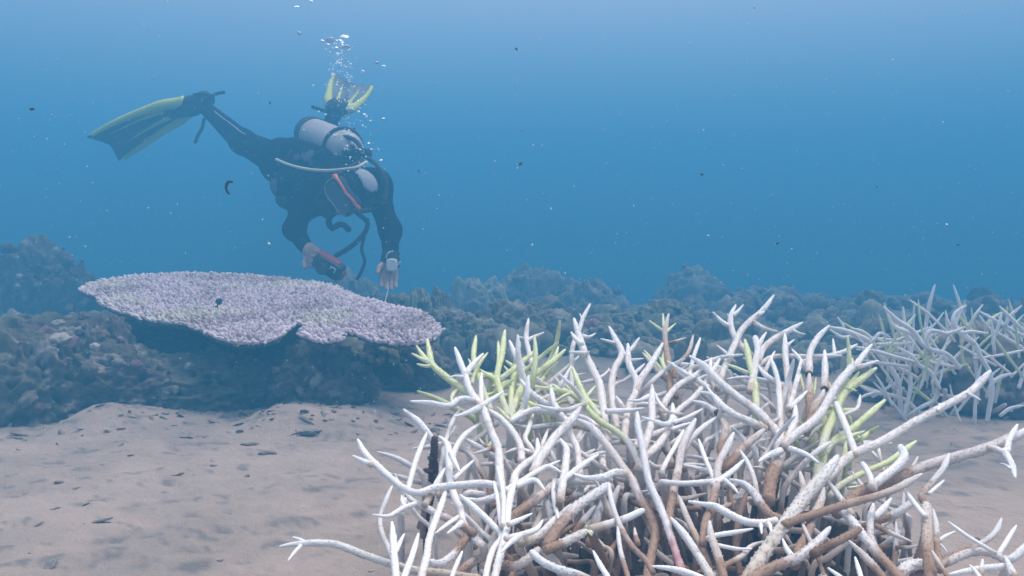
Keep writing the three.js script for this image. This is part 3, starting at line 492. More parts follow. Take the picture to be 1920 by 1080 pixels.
  ['M', -3, 15, 'w', [1180, 898, 1200, 933, 1214, 960, 1227, 993], S], ['M', 3, 15, 'm', [1116, 948, 1092, 980, 1072, 1010]], ['M', 3, 18, 'm', [1133, 930, 1116, 984, 1105, 1020]], ['M', 4, 20, 'm', [1160, 912, 1144, 955, 1136, 990]], ['M', -9, 15, 's', [1223, 1062, 1255, 1066, 1285, 1073, 1325, 1090, 1345, 1105]],
  ['M', 6, 12, 'w', [1094, 800, 1085, 820, 1070, 840]], ['M', 6, 7, 'w', [1097, 811, 1088, 826, 1078, 838], S], ['M', 4, 13, 'c', [1115, 842, 1098, 852, 1070, 866, 1050, 880]],
  // tall right-top colony
  ['T', 5, 13, 'w', [1452, 553, 1430, 582, 1408, 600, 1391, 618, 1381, 640, 1370, 662, 1357, 695, 1345, 730]], ['T', 4, 7, 'w', [1433, 585, 1427, 588, 1422, 590], { side: 1, blunt: 1 }], ['T', 5, 8, 'w', [1459, 621, 1433, 615, 1412, 603], S], ['T', 7, 12, 'w', [1380, 572, 1371, 590, 1370, 611, 1379, 634, 1393, 651, 1414, 670]], ['T', 7, 7, 'w', [1394, 571, 1385, 582, 1374, 593], S], ['T', 7, 9, 'w', [1337, 585, 1353, 602, 1370, 614], S], ['T', 7, 5, 'w', [1364, 588, 1367, 596, 1370, 604], S],
  ['T', 3, 14, 'w', [1416, 631, 1421, 655, 1418, 675, 1414, 700, 1405, 735], { blunt: 1 }], ['T', 5, 9, 'w', [1437, 623, 1429, 635, 1422, 650], S], ['T', 6, 13, 'w', [1504, 605, 1478, 620, 1447, 638, 1430, 655, 1421, 678], S], ['T', 6, 7, 'w', [1510, 627, 1498, 624, 1484, 618], S], ['T', 4, 13, 'w', [1472, 625, 1472, 657, 1478, 717, 1484, 770]], ['T', 4, 7, 'w', [1490, 637, 1482, 643, 1474, 650], S],
  ['T', 7, 10, 'w', [1580, 667, 1520, 668, 1453, 668, 1430, 679, 1412, 695]], ['T', 2, 13, 'w', [1555, 611, 1533, 634, 1519, 662, 1517, 700]], ['T', 0, 13, 'w', [1546, 657, 1547, 690, 1546, 728]], ['T', 2, 9, 'w', [1503, 673, 1493, 713, 1484, 750, 1478, 780]], ['T', 1, 11, 'w', [1444, 668, 1457, 707, 1463, 750, 1464, 790]], ['T', 5, 8, 'w', [1453, 658, 1440, 684, 1432, 700], S], ['T', 3, 11, 'w', [1420, 684, 1434, 701, 1455, 716, 1470, 730], S],
  ['T', 9, 7, 'w', [1344, 647, 1363, 663, 1378, 680]], ['T', 4, 8, 'w', [1362, 711, 1400, 708, 1450, 716, 1472, 722], S], ['T', 14, 7, 'w', [1562, 635, 1565, 663], S], ['T', 14, 10, 'w', [1608, 645, 1585, 658, 1560, 666, 1530, 672, 1500, 680]], ['T', 0, 17, 'w', [1293, 668, 1323, 688, 1345, 712, 1382, 743, 1416, 768, 1441, 791, 1460, 814, 1464, 836]], ['T', 3, 9, 'w', [1313, 633, 1302, 664, 1296, 690, 1290, 720]], ['T', 6, 9, 't', [1300, 629, 1290, 662, 1269, 684, 1262, 710]], ['T', 2, 11, 'w', [1252, 677, 1278, 695, 1310, 715, 1330, 728], S],
  ['T', 2, 13, 'w', [1318, 690, 1296, 708, 1272, 722, 1250, 750, 1240, 775]], ['T', 3, 12, 'w', [1350, 672, 1340, 690, 1322, 720, 1300, 746, 1272, 770, 1262, 790]], ['T', -2, 15, 'w', [1313, 735, 1333, 739, 1354, 761, 1382, 780, 1408, 791, 1436, 804], S], ['T', -2, 7, 'w', [1323, 722, 1332, 735, 1345, 752], S], ['T', -1, 13, 'w', [1297, 752, 1320, 758, 1345, 775], S], ['T', 0, 12, 'w', [1344, 782, 1316, 803, 1292, 828, 1280, 850]], ['T', -3, 8, 's', [1317, 767, 1290, 782, 1262, 793], S], ['T', -3, 8, 's', [1298, 792, 1280, 798, 1258, 806], S],
  ['T', -4, 17, 'm', [1305, 785, 1287, 818, 1277, 845, 1272, 878, 1266, 905, 1261, 935, 1254, 968, 1250, 1000]], ['T', -4, 10, 's', [1282, 806, 1268, 834, 1250, 864, 1240, 885]], ['T', -6, 10, 's', [1310, 823, 1320, 853, 1334, 888, 1340, 905]], ['T', -7, 16, 'w', [1376, 811, 1361, 843, 1348, 870, 1344, 905, 1333, 950, 1322, 985, 1318, 1020]],
  ['T', 1, 12, 'w', [1458, 718, 1462, 752, 1464, 790, 1466, 830], S], ['T', 2, 12, 'w', [1500, 705, 1492, 722, 1485, 748, 1478, 775]], ['T', 0, 16, 'w', [1492, 760, 1489, 790, 1479, 822, 1470, 840], S], ['T', 0, 12, 'w', [1513, 733, 1490, 757, 1478, 766], S], ['T', -5, 17, 'w', [1601, 684, 1580, 708, 1557, 742, 1537, 776, 1515, 798, 1490, 815, 1468, 836], { blunt: 1 }], ['T', -4, 12, 'w', [1635, 645, 1617, 668, 1598, 692], S], ['T', -4, 10, 'w', [1648, 676, 1628, 683, 1604, 690], S],
  ['T', -4, 13, 'c', [1507, 817, 1490, 822, 1470, 836], S], ['T', -6, 15, 's', [1422, 866, 1440, 855, 1464, 846], S], ['T', -6, 12, 's', [1536, 869, 1512, 853, 1480, 841], S], ['T', 1, 8, 'w', [1545, 792, 1524, 810, 1508, 826], S],
  ['T', -7, 12, 's', [1395, 862, 1377, 880, 1352, 899, 1335, 910], { spiky: 1.5 }], ['T', -7, 10, 'c', [1388, 844, 1402, 868, 1414, 900, 1420, 930]], ['T', -3, 12, 'w', [1282, 872, 1307, 877, 1335, 886, 1350, 892]], ['T', 2, 10, 'w', [1330, 873, 1300, 872, 1270, 874], S],
  ['T', -7, 11, 's', [1384, 925, 1371, 910, 1356, 900, 1340, 902, 1283, 906, 1240, 903], { spiky: 1.4 }], ['T', -6, 9, 's', [1300, 911, 1322, 907, 1342, 902], S], ['T', -9, 16, 's', [1291, 940, 1316, 945, 1340, 949, 1366, 964, 1400, 979, 1430, 982, 1455, 977], S], ['T', -10, 8, 's', [1428, 1001, 1427, 990, 1426, 982], S], ['T', -10, 11, 's', [1446, 998, 1444, 988, 1440, 980], S],
  ['T', -8, 18, 'm', [1368, 898, 1396, 906, 1414, 924, 1429, 948, 1448, 968, 1470, 975]], ['T', -9, 11, 's', [1412, 991, 1382, 997, 1342, 1004, 1325, 1010], { spiky: 2 }], ['T', -9, 9, 's', [1410, 1029, 1382, 1029, 1350, 1023, 1335, 1020], { spiky: 2 }],
  // middle yellow green + brown
  ['GM', 6, 12, 't', [1254, 588, 1247, 622, 1249, 650, 1253, 675, 1255, 715, 1258, 760]], ['GM', 6, 6, 'g', [1217, 601, 1230, 611, 1246, 622], S], ['GM', 6, 6, 'g', [1243, 588, 1244, 605, 1246, 622], S], ['GM', 6, 6, 'g', [1267, 606, 1258, 614, 1248, 624], S], ['GM', 6, 6, 't', [1287, 633, 1268, 639, 1250, 643], S], ['GM', 7, 8, 'g', [1208, 657, 1220, 671, 1232, 684, 1244, 700], S], ['GM', 7, 10, 't', [1205, 662, 1222, 682, 1236, 699, 1258, 720, 1268, 745]], ['GM', 6, 9, 'g', [1237, 670, 1246, 690, 1252, 705], S], ['GM', 7, 7, 'g', [1246, 655, 1243, 675, 1250, 695], S],
  ['GM', 3, 14, 'g', [1397, 637, 1404, 672, 1414, 717, 1418, 765, 1415, 800]], ['GM', 3, 9, 'g', [1361, 682, 1382, 690, 1402, 699], S],
  // right yellow green colony
  ['GR', -1, 16, 'g', [1644, 690, 1610, 715, 1585, 735, 1565, 775, 1550, 810, 1540, 850]], ['GR', -1, 11, 'g', [1610, 697, 1592, 723, 1580, 742], S], ['GR', -1, 8, 'g', [1598, 671, 1599, 685, 1592, 705], S], ['GR', -2, 7, 'g', [1607, 733, 1595, 729, 1585, 728], S], ['GR', 2, 14, 'g', [1660, 750, 1624, 782, 1600, 802, 1565, 825, 1545, 850]], ['GR', 2, 10, 'g', [1621, 808, 1583, 822, 1556, 836], S], ['GR', 1, 13, 'g', [1718, 827, 1668, 864, 1624, 884, 1574, 911, 1555, 930]], ['GR', 3, 24, 'g', [1546, 780, 1543, 830, 1537, 880, 1535, 920]], ['GR', 3, 12, 'g', [1586, 830, 1582, 860, 1565, 885]], ['GR', 4, 7, 'g', [1500, 700, 1505, 722, 1512, 745]], ['GR', 4, 6, 'g', [1530, 708, 1528, 726, 1524, 745]], ['GR', 2, 7, 'g', [1620, 910, 1608, 912, 1590, 915], S], ['GR', 5, 14, 'g', [1500, 790, 1520, 820, 1530, 860]], ['GR', 1, 7, 'g', [1604, 866, 1612, 868, 1622, 874], S],
  // right colony
  ['R', -2, 18, 'w', [1857, 696, 1816, 737, 1790, 752, 1760, 768, 1720, 788, 1687, 809, 1649, 830, 1614, 844, 1589, 859, 1562, 885, 1545, 905]], ['R', -3, 7, 's', [1839, 750, 1828, 744, 1814, 738], S], ['R', -3, 6, 's', [1762, 757, 1761, 764, 1758, 770], { side: 1, blunt: 1 }], ['R', -3, 14, 's', [1567, 756, 1583, 793, 1601, 840, 1605, 852], { side: 1, blunt: 1 }],
  ['R', -3, 22, 'w', [1932, 800, 1905, 818, 1878, 829, 1846, 842, 1791, 859, 1728, 876, 1668, 904, 1616, 920, 1590, 942, 1570, 965]], ['R', -4, 13, 's', [1908, 796, 1893, 826, 1883, 848, 1868, 842, 1850, 838], S], ['R', -4, 13, 's', [1904, 896, 1898, 872, 1883, 846], { side: 1, spiky: 1.6 }], ['R', -4, 6, 's', [1875, 868, 1886, 872, 1896, 880], S], ['R', -6, 17, 's', [1687, 836, 1695, 852, 1679, 876, 1650, 900, 1632, 915], { side: 1, blunt: 1, dt: -3 }], ['R', -6, 13, 'w', [1617, 869, 1630, 890, 1640, 918], { side: 1, blunt: 1 }],
  ['R', -5, 12, 'c', [1551, 900, 1568, 923, 1584, 945, 1600, 970]], ['R', 4, 7, 'w', [1644, 825, 1650, 855, 1657, 884], S], ['R', 5, 7, 'w', [1599, 808, 1628, 840, 1650, 864, 1662, 880], S], ['R', 3, 8, 'w', [1613, 740, 1606, 766, 1584, 777, 1565, 786]], ['R', -5, 14, 'w', [1780, 851, 1766, 882, 1746, 907, 1728, 930, 1737, 950, 1740, 985], { spiky: 1.6 }], ['R', -5, 8, 'w', [1771, 900, 1758, 912, 1742, 926], S], ['R', -8, 11, 's', [1697, 917, 1708, 935, 1724, 956, 1736, 970], { side: 1, spiky: 1.6 }],
  ['R', -6, 24, 't', [1736, 945, 1739, 985, 1739, 1028, 1747, 1085, 1752, 1120], { blunt: 1 }], ['R', -4, 14, 'w', [1750, 955, 1755, 985, 1757, 1028, 1762, 1070]], ['R', -3, 17, 'w', [1712, 941, 1678, 965, 1648, 976, 1620, 990], { side: 1, blunt: 1 }], ['R', -5, 16, 'w', [1638, 945, 1632, 983, 1637, 1018, 1656, 1048, 1684, 1080, 1700, 1105]], ['R', -4, 14, 's', [1671, 934, 1652, 958, 1638, 972], S], ['R', -7, 20, 'w', [1578, 955, 1602, 984, 1628, 1018, 1666, 1060, 1700, 1100], { blunt: 1 }], ['R', -7, 11, 't', [1711, 1016, 1676, 1002, 1642, 986], S],
  ['R', 5, 11, 'w', [1680, 978, 1680, 1025, 1674, 1068]], ['R', 4, 8, 'w', [1724, 1022, 1704, 1026, 1680, 1026], S], ['R', -3, 18, 'w', [1930, 1015, 1889, 1050, 1853, 1036, 1822, 1036, 1770, 1056, 1735, 1072, 1700, 1100]], ['R', -5, 24, 'w', [1745, 1056, 1707, 1060, 1684, 1080, 1670, 1110], { blunt: 1 }], ['R', -5, 8, 's', [1778, 978, 1812, 1004, 1868, 1038], S], ['R', 2, 12, 'w', [1878, 972, 1866, 998, 1841, 1018, 1780, 1043, 1755, 1055]], ['R', -2, 10, 's', [1906, 985, 1889, 1012, 1870, 1042], S],
  ['R', -7, 20, 'w', [1885, 1046, 1901, 1082, 1910, 1110]], ['R', -6, 14, 's', [1780, 1077, 1845, 1066, 1890, 1062]], ['R', -8, 9, 's', [1818, 1059, 1835, 1080, 1845, 1100]], ['R', -7, 11, 'w', [1843, 1048, 1840, 1080, 1838, 1105]], ['R', -9, 10, 't', [1747, 1032, 1770, 1071, 1785, 1100]], ['R', 3, 8, 's', [1791, 996, 1772, 1006, 1760, 1014], S], ['R', 3, 6, 's', [1776, 1035, 1768, 1025, 1758, 1018], S], ['R', -10, 11, 's', [1603, 1044, 1614, 1082, 1620, 1110], { spiky: 1.6 }], ['R', -10, 14, 's', [1553, 1065, 1580, 1086, 1600, 1110]], ['R', -8, 16, 't', [1590, 1013, 1620, 1042, 1655, 1080, 1670, 1105]],
  // dead and half dead branches low in the thicket
  ['D', -2, 17, 't', [1436, 802, 1407, 828, 1382, 852, 1370, 868, 1350, 880]], ['D', 1, 17, 't', [1348, 775, 1360, 798, 1358, 820, 1353, 840, 1360, 870], { blunt: 1 }], ['D', -3, 26, 't', [1463, 830, 1462, 853, 1452, 880, 1445, 905, 1440, 940], { blunt: 1 }], ['D', -2, 14, 't', [1413, 876, 1428, 878, 1448, 888], S], ['D', -1, 14, 't', [1216, 866, 1233, 877, 1262, 873, 1285, 880]], ['D', 1, 17, 't', [1517, 700, 1517, 725, 1519, 760, 1521, 790]], ['D', 0, 17, 't', [1546, 730, 1542, 742, 1528, 764, 1520, 788, 1508, 815]], ['D', 3, 11, 't', [1415, 832, 1440, 847, 1460, 860], S],
  ['D', 0, 12, 't', [1462, 783, 1448, 792, 1436, 800], S], ['D', -9, 27, 'c', [1570, 854, 1551, 884, 1530, 910, 1507, 936, 1478, 974, 1453, 1008, 1428, 1043, 1402, 1085, 1390, 1110], { spiky: 1.7 }], ['D', -11, 22, 'm', [1557, 989, 1533, 1017, 1507, 1039, 1473, 1054, 1432, 1073, 1400, 1095], { spiky: 2 }], ['D', -10, 17, 't', [1729, 889, 1680, 916, 1645, 929, 1582, 947, 1523, 966, 1495, 975, 1470, 985]], ['D', -8, 19, 't', [1545, 915, 1540, 940, 1523, 972, 1515, 1000, 1500, 1028, 1490, 1060]], ['D', -9, 9, 't', [1500, 974, 1516, 1008, 1533, 1043, 1545, 1080]], ['D', -12, 18, 'b', [1612, 992, 1582, 1009, 1543, 1028, 1525, 1040], { blunt: 1 }],
  ['D', -8, 17, 'c', [1258, 971, 1282, 1000, 1307, 1037, 1334, 1082, 1345, 1105]], ['D', -6, 14, 't', [1272, 930, 1287, 967, 1302, 1000, 1322, 1040, 1335, 1080]], ['D', -9, 18, 't', [1330, 977, 1335, 1008, 1347, 1042, 1358, 1085, 1362, 1110]], ['D', -8, 12, 't', [1432, 1015, 1410, 1023, 1390, 1043, 1360, 1061, 1345, 1075]], ['D', -9, 12, 's', [1468, 1010, 1476, 1030, 1488, 1046], S], ['D', -7, 17, 'c', [1206, 957, 1173, 973, 1140, 983, 1105, 993], { blunt: 1, plain: 1 }], ['D', -7, 19, 't', [1098, 998, 1060, 1017, 1022, 1033], { blunt: 1 }], ['D', -8, 18, 'c', [996, 1034, 1020, 1055, 1048, 1068, 1084, 1078, 1110, 1090], { blunt: 1 }], ['D', -3, 20, 't', [1010, 1030, 990, 1047, 965, 1062, 935, 1058, 905, 1066], { blunt: 1 }], ['D', 2, 12, 't', [1020, 948, 1003, 987, 982, 1025, 968, 1058, 955, 1090]], ['D', -2, 10, 't', [886, 851, 905, 846, 922, 842, 935, 850]], ['D', -1, 7, 't', [898, 822, 910, 836, 925, 842], S], ['D', 0, 14, 'b', [1250, 985, 1262, 1020, 1270, 1060, 1272, 1100]], ['D', -3, 16, 't', [1500, 885, 1505, 920, 1495, 960]], ['D', 2, 14, 'b', [1400, 925, 1385, 970, 1380, 1030, 1390, 1080]],
  ['D', -6, 11, 't', [1190, 990, 1192, 1005, 1196, 1020]], ['D', -7, 7, 'y', [1098, 985, 1104, 993, 1110, 1000], S], ['D', -7, 7, 'y', [1110, 1004, 1104, 998, 1098, 994], S],
];
for (const t of TR) br(...t);
// scar rings where the bleached tissue ends, as dark bands of turf round a branch
for (const [px, py, o, w, ang] of [[1517, 702, 2, 15, 0.05], [1546, 730, 0, 14, 0.0], [1345, 774, -1, 15, 0.6]]) {
  const d = depthAt(py) + o / 100, c = at(px, py, d), r = w * 0.46 * d / FOCAL, ax = V(0, 0, 0).addScaledVector(CU, Math.cos(ang)).addScaledVector(CR, Math.sin(ang));
  const p = [-1, -0.4, 0.4, 1].map((k) => c.clone().addScaledVector(ax, k * 0.003)), g = tube(p, [r * 0.9, r * 1.04, r * 1.04, r * 0.9], 12); tint(g, (x, y, z) => { const n = 0.02 * N(x * 300, y * 300, z * 300); return [0.06 + n, 0.042 + n, 0.05 + n]; });
  mesh('scar_ring', bare2(g), vcolMatte, CO.T.o);
}
function bare2(g) { return g; }
// brown stems that carry the canopy down to the sand, and white fill branches inside the thicket
{
  const R = rng(404);
  for (const key of ['L', 'M', 'T', 'R', 'GL', 'GM', 'GR', 'D']) {
    const C = CO[key];
    C.bases.forEach(([p, r, kind], i) => {
      if (p.y < 0.1 || R() < 0.62) return;
      const f = C.foot, ex = f.x + (p.x - f.x) * 0.45 + (R() - 0.5) * 0.06, ez = f.z + (p.z - f.z) * 0.35 - 0.02 + (R() - 0.5) * 0.06, ey = groundH(ex, ez) - 0.01;
      const mid = V(mix(p.x, ex, 0.45) + (R() - 0.5) * 0.03, mix(p.y, ey, 0.5), mix(p.z, ez, 0.55) + (R() - 0.5) * 0.03);
      const pts = [p.clone(), mid, V(ex, ey, ez)], rr = Math.max(r, 0.0045);
      mesh('stem', branchGeo(pts, [rr * 0.98, rr * 1.05, rr * 1.2], key[0] === 'G' ? (R() < 0.5 ? 'c' : 't') : R() < 0.6 ? 't' : R() < 0.5 ? 'b' : 'm', { blunt: 1, gap: 0.009, seg: 8 }), vcol, C.o);
    });
  }
  const fill = [['L', 780, 960, 800, 1050, 14, 'w'], ['M', 960, 1250, 720, 960, 42, 'w'], ['T', 1250, 1560, 690, 950, 40, 'w'], ['R', 1560, 1760, 900, 1080, 12, 'w'], ['D', 950, 1640, 900, 1090, 52, 't'], ['GL', 890, 1090, 700, 790, 12, 'g'], ['GR', 1480, 1600, 730, 860, 9, 'g']];
  for (const [key, xa, xb, ya, yb, n, kind] of fill) for (let i = 0; i < n; i++) {
    const x = mix(xa, xb, R()), y = mix(ya, yb, R()), a = -Math.PI / 2 + (R() < 0.5 ? -1 : 1) * (0.25 + R() * 1.35), l = 45 + R() * 85, o = 5 + R() * 15, d0 = depthAt(y) + o / 100, wpx = (7 + R() * 6), bend = (R() - 0.5) * 0.8;
    const pt = (s) => { const q = a + bend * s; return at(x + Math.cos(q) * l * s, y + Math.sin(q) * l * s, d0 + (s - 0.4) * (R() - 0.3) * 0.12); };
    const P = [pt(1), pt(0.66), pt(0.33), pt(0)], k = kind === 'w' && y > 880 && R() < 0.7 ? 'm' : kind === 't' && R() < 0.35 ? 'b' : kind;
    const low = P[3].clone(); low.y -= 0.05 + R() * 0.05; low.x += (R() - 0.5) * 0.04; P.push(low);
    for (const q of P) q.y = Math.max(q.y, groundH(q.x, q.z) + 0.01);
    const r = wpx * 0.5 * d0 / FOCAL;
    mesh('branch', branchGeo(P, P.map(() => r), k, { gap: 0.008, seg: 8 }), vcol, CO[key].o);
  }
}
// the dead brown stick standing in the sand at left
{
  const S1 = thing('dead_coral_stick', 'dark brown dead branch with knobs standing upright left of white branches', 'dead branch', null, onPlane(800, 1015, 0));
  const d = 1.22, P = [[815, 818], [815, 838], [813, 862], [814, 880], [811, 905], [806, 940], [802, 965], [799, 990], [797, 1015]].map(([x, y], i) => at(x, y, d + i * 0.004));
  P[8].y = groundH(P[8].x, P[8].z) - 0.02;
  mesh('stem', branchGeo(P, [7, 7, 7.5, 10, 8, 7, 6, 5, 5].map((w) => w * d / FOCAL), 'k', { blunt: 1, gap: 0.006, spiky: 1.6 }), vcolMatte, S1);
  for (const [x0, y0, x1, y1] of [[795, 880, 812, 886], [803, 857, 812, 862], [800, 945, 808, 950], [824, 895, 814, 892]]) mesh('knob', branchGeo([at(x0, y0, d), at((x0 + x1) / 2, (y0 + y1) / 2 + 1, d), at(x1, y1, d)], [3.5, 4.5, 5].map((w) => w * d / FOCAL), 'k', { blunt: 1, gap: 0.006 }), vcolMatte, S1);
}
// dark brown algae-covered dead coral mounds under the thicket
[[1490, 1.30, 0.12, 0.15, 'tall dark red brown algae mound under the right of the near thicket'], [1370, 1.18, 0.17, 0.13, 'dark red brown algae mound under dead tan branches at bottom middle'], [1130, 1.15, 0.16, 0.13, 'low dark brown algae mound under the middle white colony'], [1000, 1.34, 0.075, 0.1, 'small dark mound behind the spiny left white branches'], [1560, 1.12, 0.13, 0.14, 'dark brown algae mound at bottom right of dead branches'], [1250, 1.35, 0.18, 0.12, 'broad dark brown algae mound deep behind the middle branches']].forEach(([px, d, r, h, label], i) => {
  const p = at(px, 900, d), gy = groundH(p.x, p.z);
  const m = mesh('algae_mound', rockGeo(r, h * 0.9, r, 120 + i, 24, 'algae', 1.6), vcolMatte, scene); m.position.set(p.x, gy + h * 0.15, p.z); tag(m, label, 'algae mound', 'algae mounds under the thicket');
});
// ---- the hazy second thicket at right
{
  const f = at(1800, 760, 2.85), H = thing('staghorn_coral', 'separate hazy blue white staghorn thicket behind at the right edge', 'staghorn coral', null, V(f.x, groundH(f.x, f.z), f.z));
  const R = rng(77);
  const add = (d, w, kind, pts) => { const P = [], W = []; for (let i = 0; i < pts.length; i += 2) { P.push(at(pts[i], pts[i + 1], d + 0.02 * N(pts[i] * 0.02, pts[i + 1] * 0.02, d * 5))); W.push(w * 0.5 * d / FOCAL); } mesh('branch', branchGeo(P, W, kind, { gap: 0.011, seg: 7 }), vcol, H); };
  const L2 = [[9, [1657, 575, 1682, 600, 1714, 623, 1728, 644, 1745, 655, 1776, 665, 1800, 690]], [9, [1664, 590, 1678, 613, 1712, 627, 1733, 645, 1750, 670]], [8, [1716, 590, 1701, 609, 1690, 630]], [9, [1812, 572, 1791, 588, 1787, 607, 1801, 625, 1828, 645]], [7, [1773, 582, 1780, 607, 1801, 618, 1815, 640]], [8, [1810, 613, 1776, 625, 1745, 621, 1737, 640, 1745, 665]], [10, [1553, 613, 1582, 619, 1610, 630, 1632, 642, 1649, 665, 1666, 686, 1682, 713, 1688, 760, 1695, 830]], [6, [1570, 594, 1578, 606, 1584, 619]], [6, [1595, 615, 1620, 623, 1633, 634, 1640, 650]], [7, [1556, 618, 1578, 632, 1602, 631, 1620, 640]], [7, [1670, 632, 1649, 625, 1640, 636, 1632, 645]], [7, [1714, 642, 1674, 646, 1643, 646]], [9, [1672, 640, 1670, 665, 1678, 686, 1707, 702, 1749, 736, 1770, 770, 1780, 830]], [8, [1682, 650, 1707, 665, 1722, 684, 1745, 698, 1762, 730]], [8, [1837, 592, 1853, 615, 1885, 634, 1920, 657, 1945, 690]], [8, [1874, 574, 1893, 594, 1920, 621, 1950, 650]], [7, [1916, 573, 1893, 594, 1885, 612]], [8, [1872, 592, 1887, 617, 1903, 637, 1915, 670]], [9, [1803, 621, 1828, 644, 1839, 670, 1853, 694, 1860, 730, 1850, 790]], [7, [1816, 686, 1790, 690, 1762, 697]], [7, [1853, 625, 1820, 622, 1805, 625]], [8, [1612, 723, 1635, 734, 1666, 740, 1697, 750, 1720, 770, 1750, 800]], [7, [1693, 727, 1712, 748, 1743, 757, 1770, 775]], [8, [1701, 780, 1728, 763, 1752, 750, 1760, 735]], [9, [1828, 767, 1832, 790, 1846, 806, 1861, 793, 1862, 776, 1852, 760]], [8, [1812, 878, 1845, 890, 1882, 873, 1900, 850]], [7, [1843, 859, 1870, 868, 1895, 860]], [9, [1780, 700, 1778, 720, 1770, 750, 1775, 800]], [8, [1905, 700, 1880, 705, 1860, 720, 1850, 745]], [9, [1925, 690, 1900, 720, 1880, 760, 1870, 820]], [7, [1920, 760, 1895, 765, 1875, 780]], [7, [1822, 798, 1840, 806, 1862, 810]], [7, [1840, 720, 1835, 745, 1828, 775]], [6, [1606, 752, 1622, 742, 1640, 737]]];
  L2.forEach(([w, p], i) => add(2.65 + (i * 7 % 5) * 0.07, w, i % 9 === 5 ? 'w' : 's', p));
  for (const p of [[1799, 590, 1807, 605, 1820, 620, 1828, 640], [1878, 586, 1853, 605, 1848, 630], [1733, 660, 1720, 676, 1735, 690, 1740, 705]]) add(2.9, 8, 'g', p);
  for (let i = 0; i < 170; i++) { const x = 1640 + R() * 320, y = 600 + (0.12 + 0.88 * R()) * 210, a = -Math.PI / 2 + (R() - 0.5) * 3, l = 45 + R() * 70, b = (R() - 0.5) * 0.35; add(2.7 + R() * 0.45, 4 + R() * 3.5, R() < 0.16 ? 'g' : R() < 0.2 ? 'y' : 's', [x + Math.cos(a + b) * l, y + Math.sin(a + b) * l, x + Math.cos(a + b * 0.6) * l * 0.6, y + Math.sin(a + b * 0.6) * l * 0.6, x, y, x - Math.cos(a) * 14, y - Math.sin(a) * 14]); }
  for (let i = 0; i < 22; i++) { const p = at(1670 + R() * 270, 720 + R() * 60, 2.7 + R() * 0.35), q = V(p.x + (R() - 0.5) * 0.15, groundH(p.x, p.z) - 0.01, p.z - 0.05 - R() * 0.1), m = p.clone().lerp(q, 0.5); m.x += (R() - 0.5) * 0.05; mesh('stem', branchGeo([p, m, q], [0.006, 0.007, 0.009], 't', { blunt: 1, gap: 0.014, seg: 7 }), vcol, H); }
  for (const [px, d, r, h, s] of [[1860, 3.0, 0.2, 0.2, 140], [1720, 3.1, 0.2, 0.15, 141]]) { const p = at(px, 800, d), g = rockGeo(r, h, r, s, 20, 'brown', 1.3), m = mesh('algae_mound', g, vcolMatte, scene); m.position.set(p.x, groundH(p.x, p.z) + h * 0.15, p.z); tag(m, px > 1800 ? 'dark rock under the hazy staghorn thicket at right edge' : 'dark low rock under left side of the hazy staghorn thicket', 'rock'); }
}

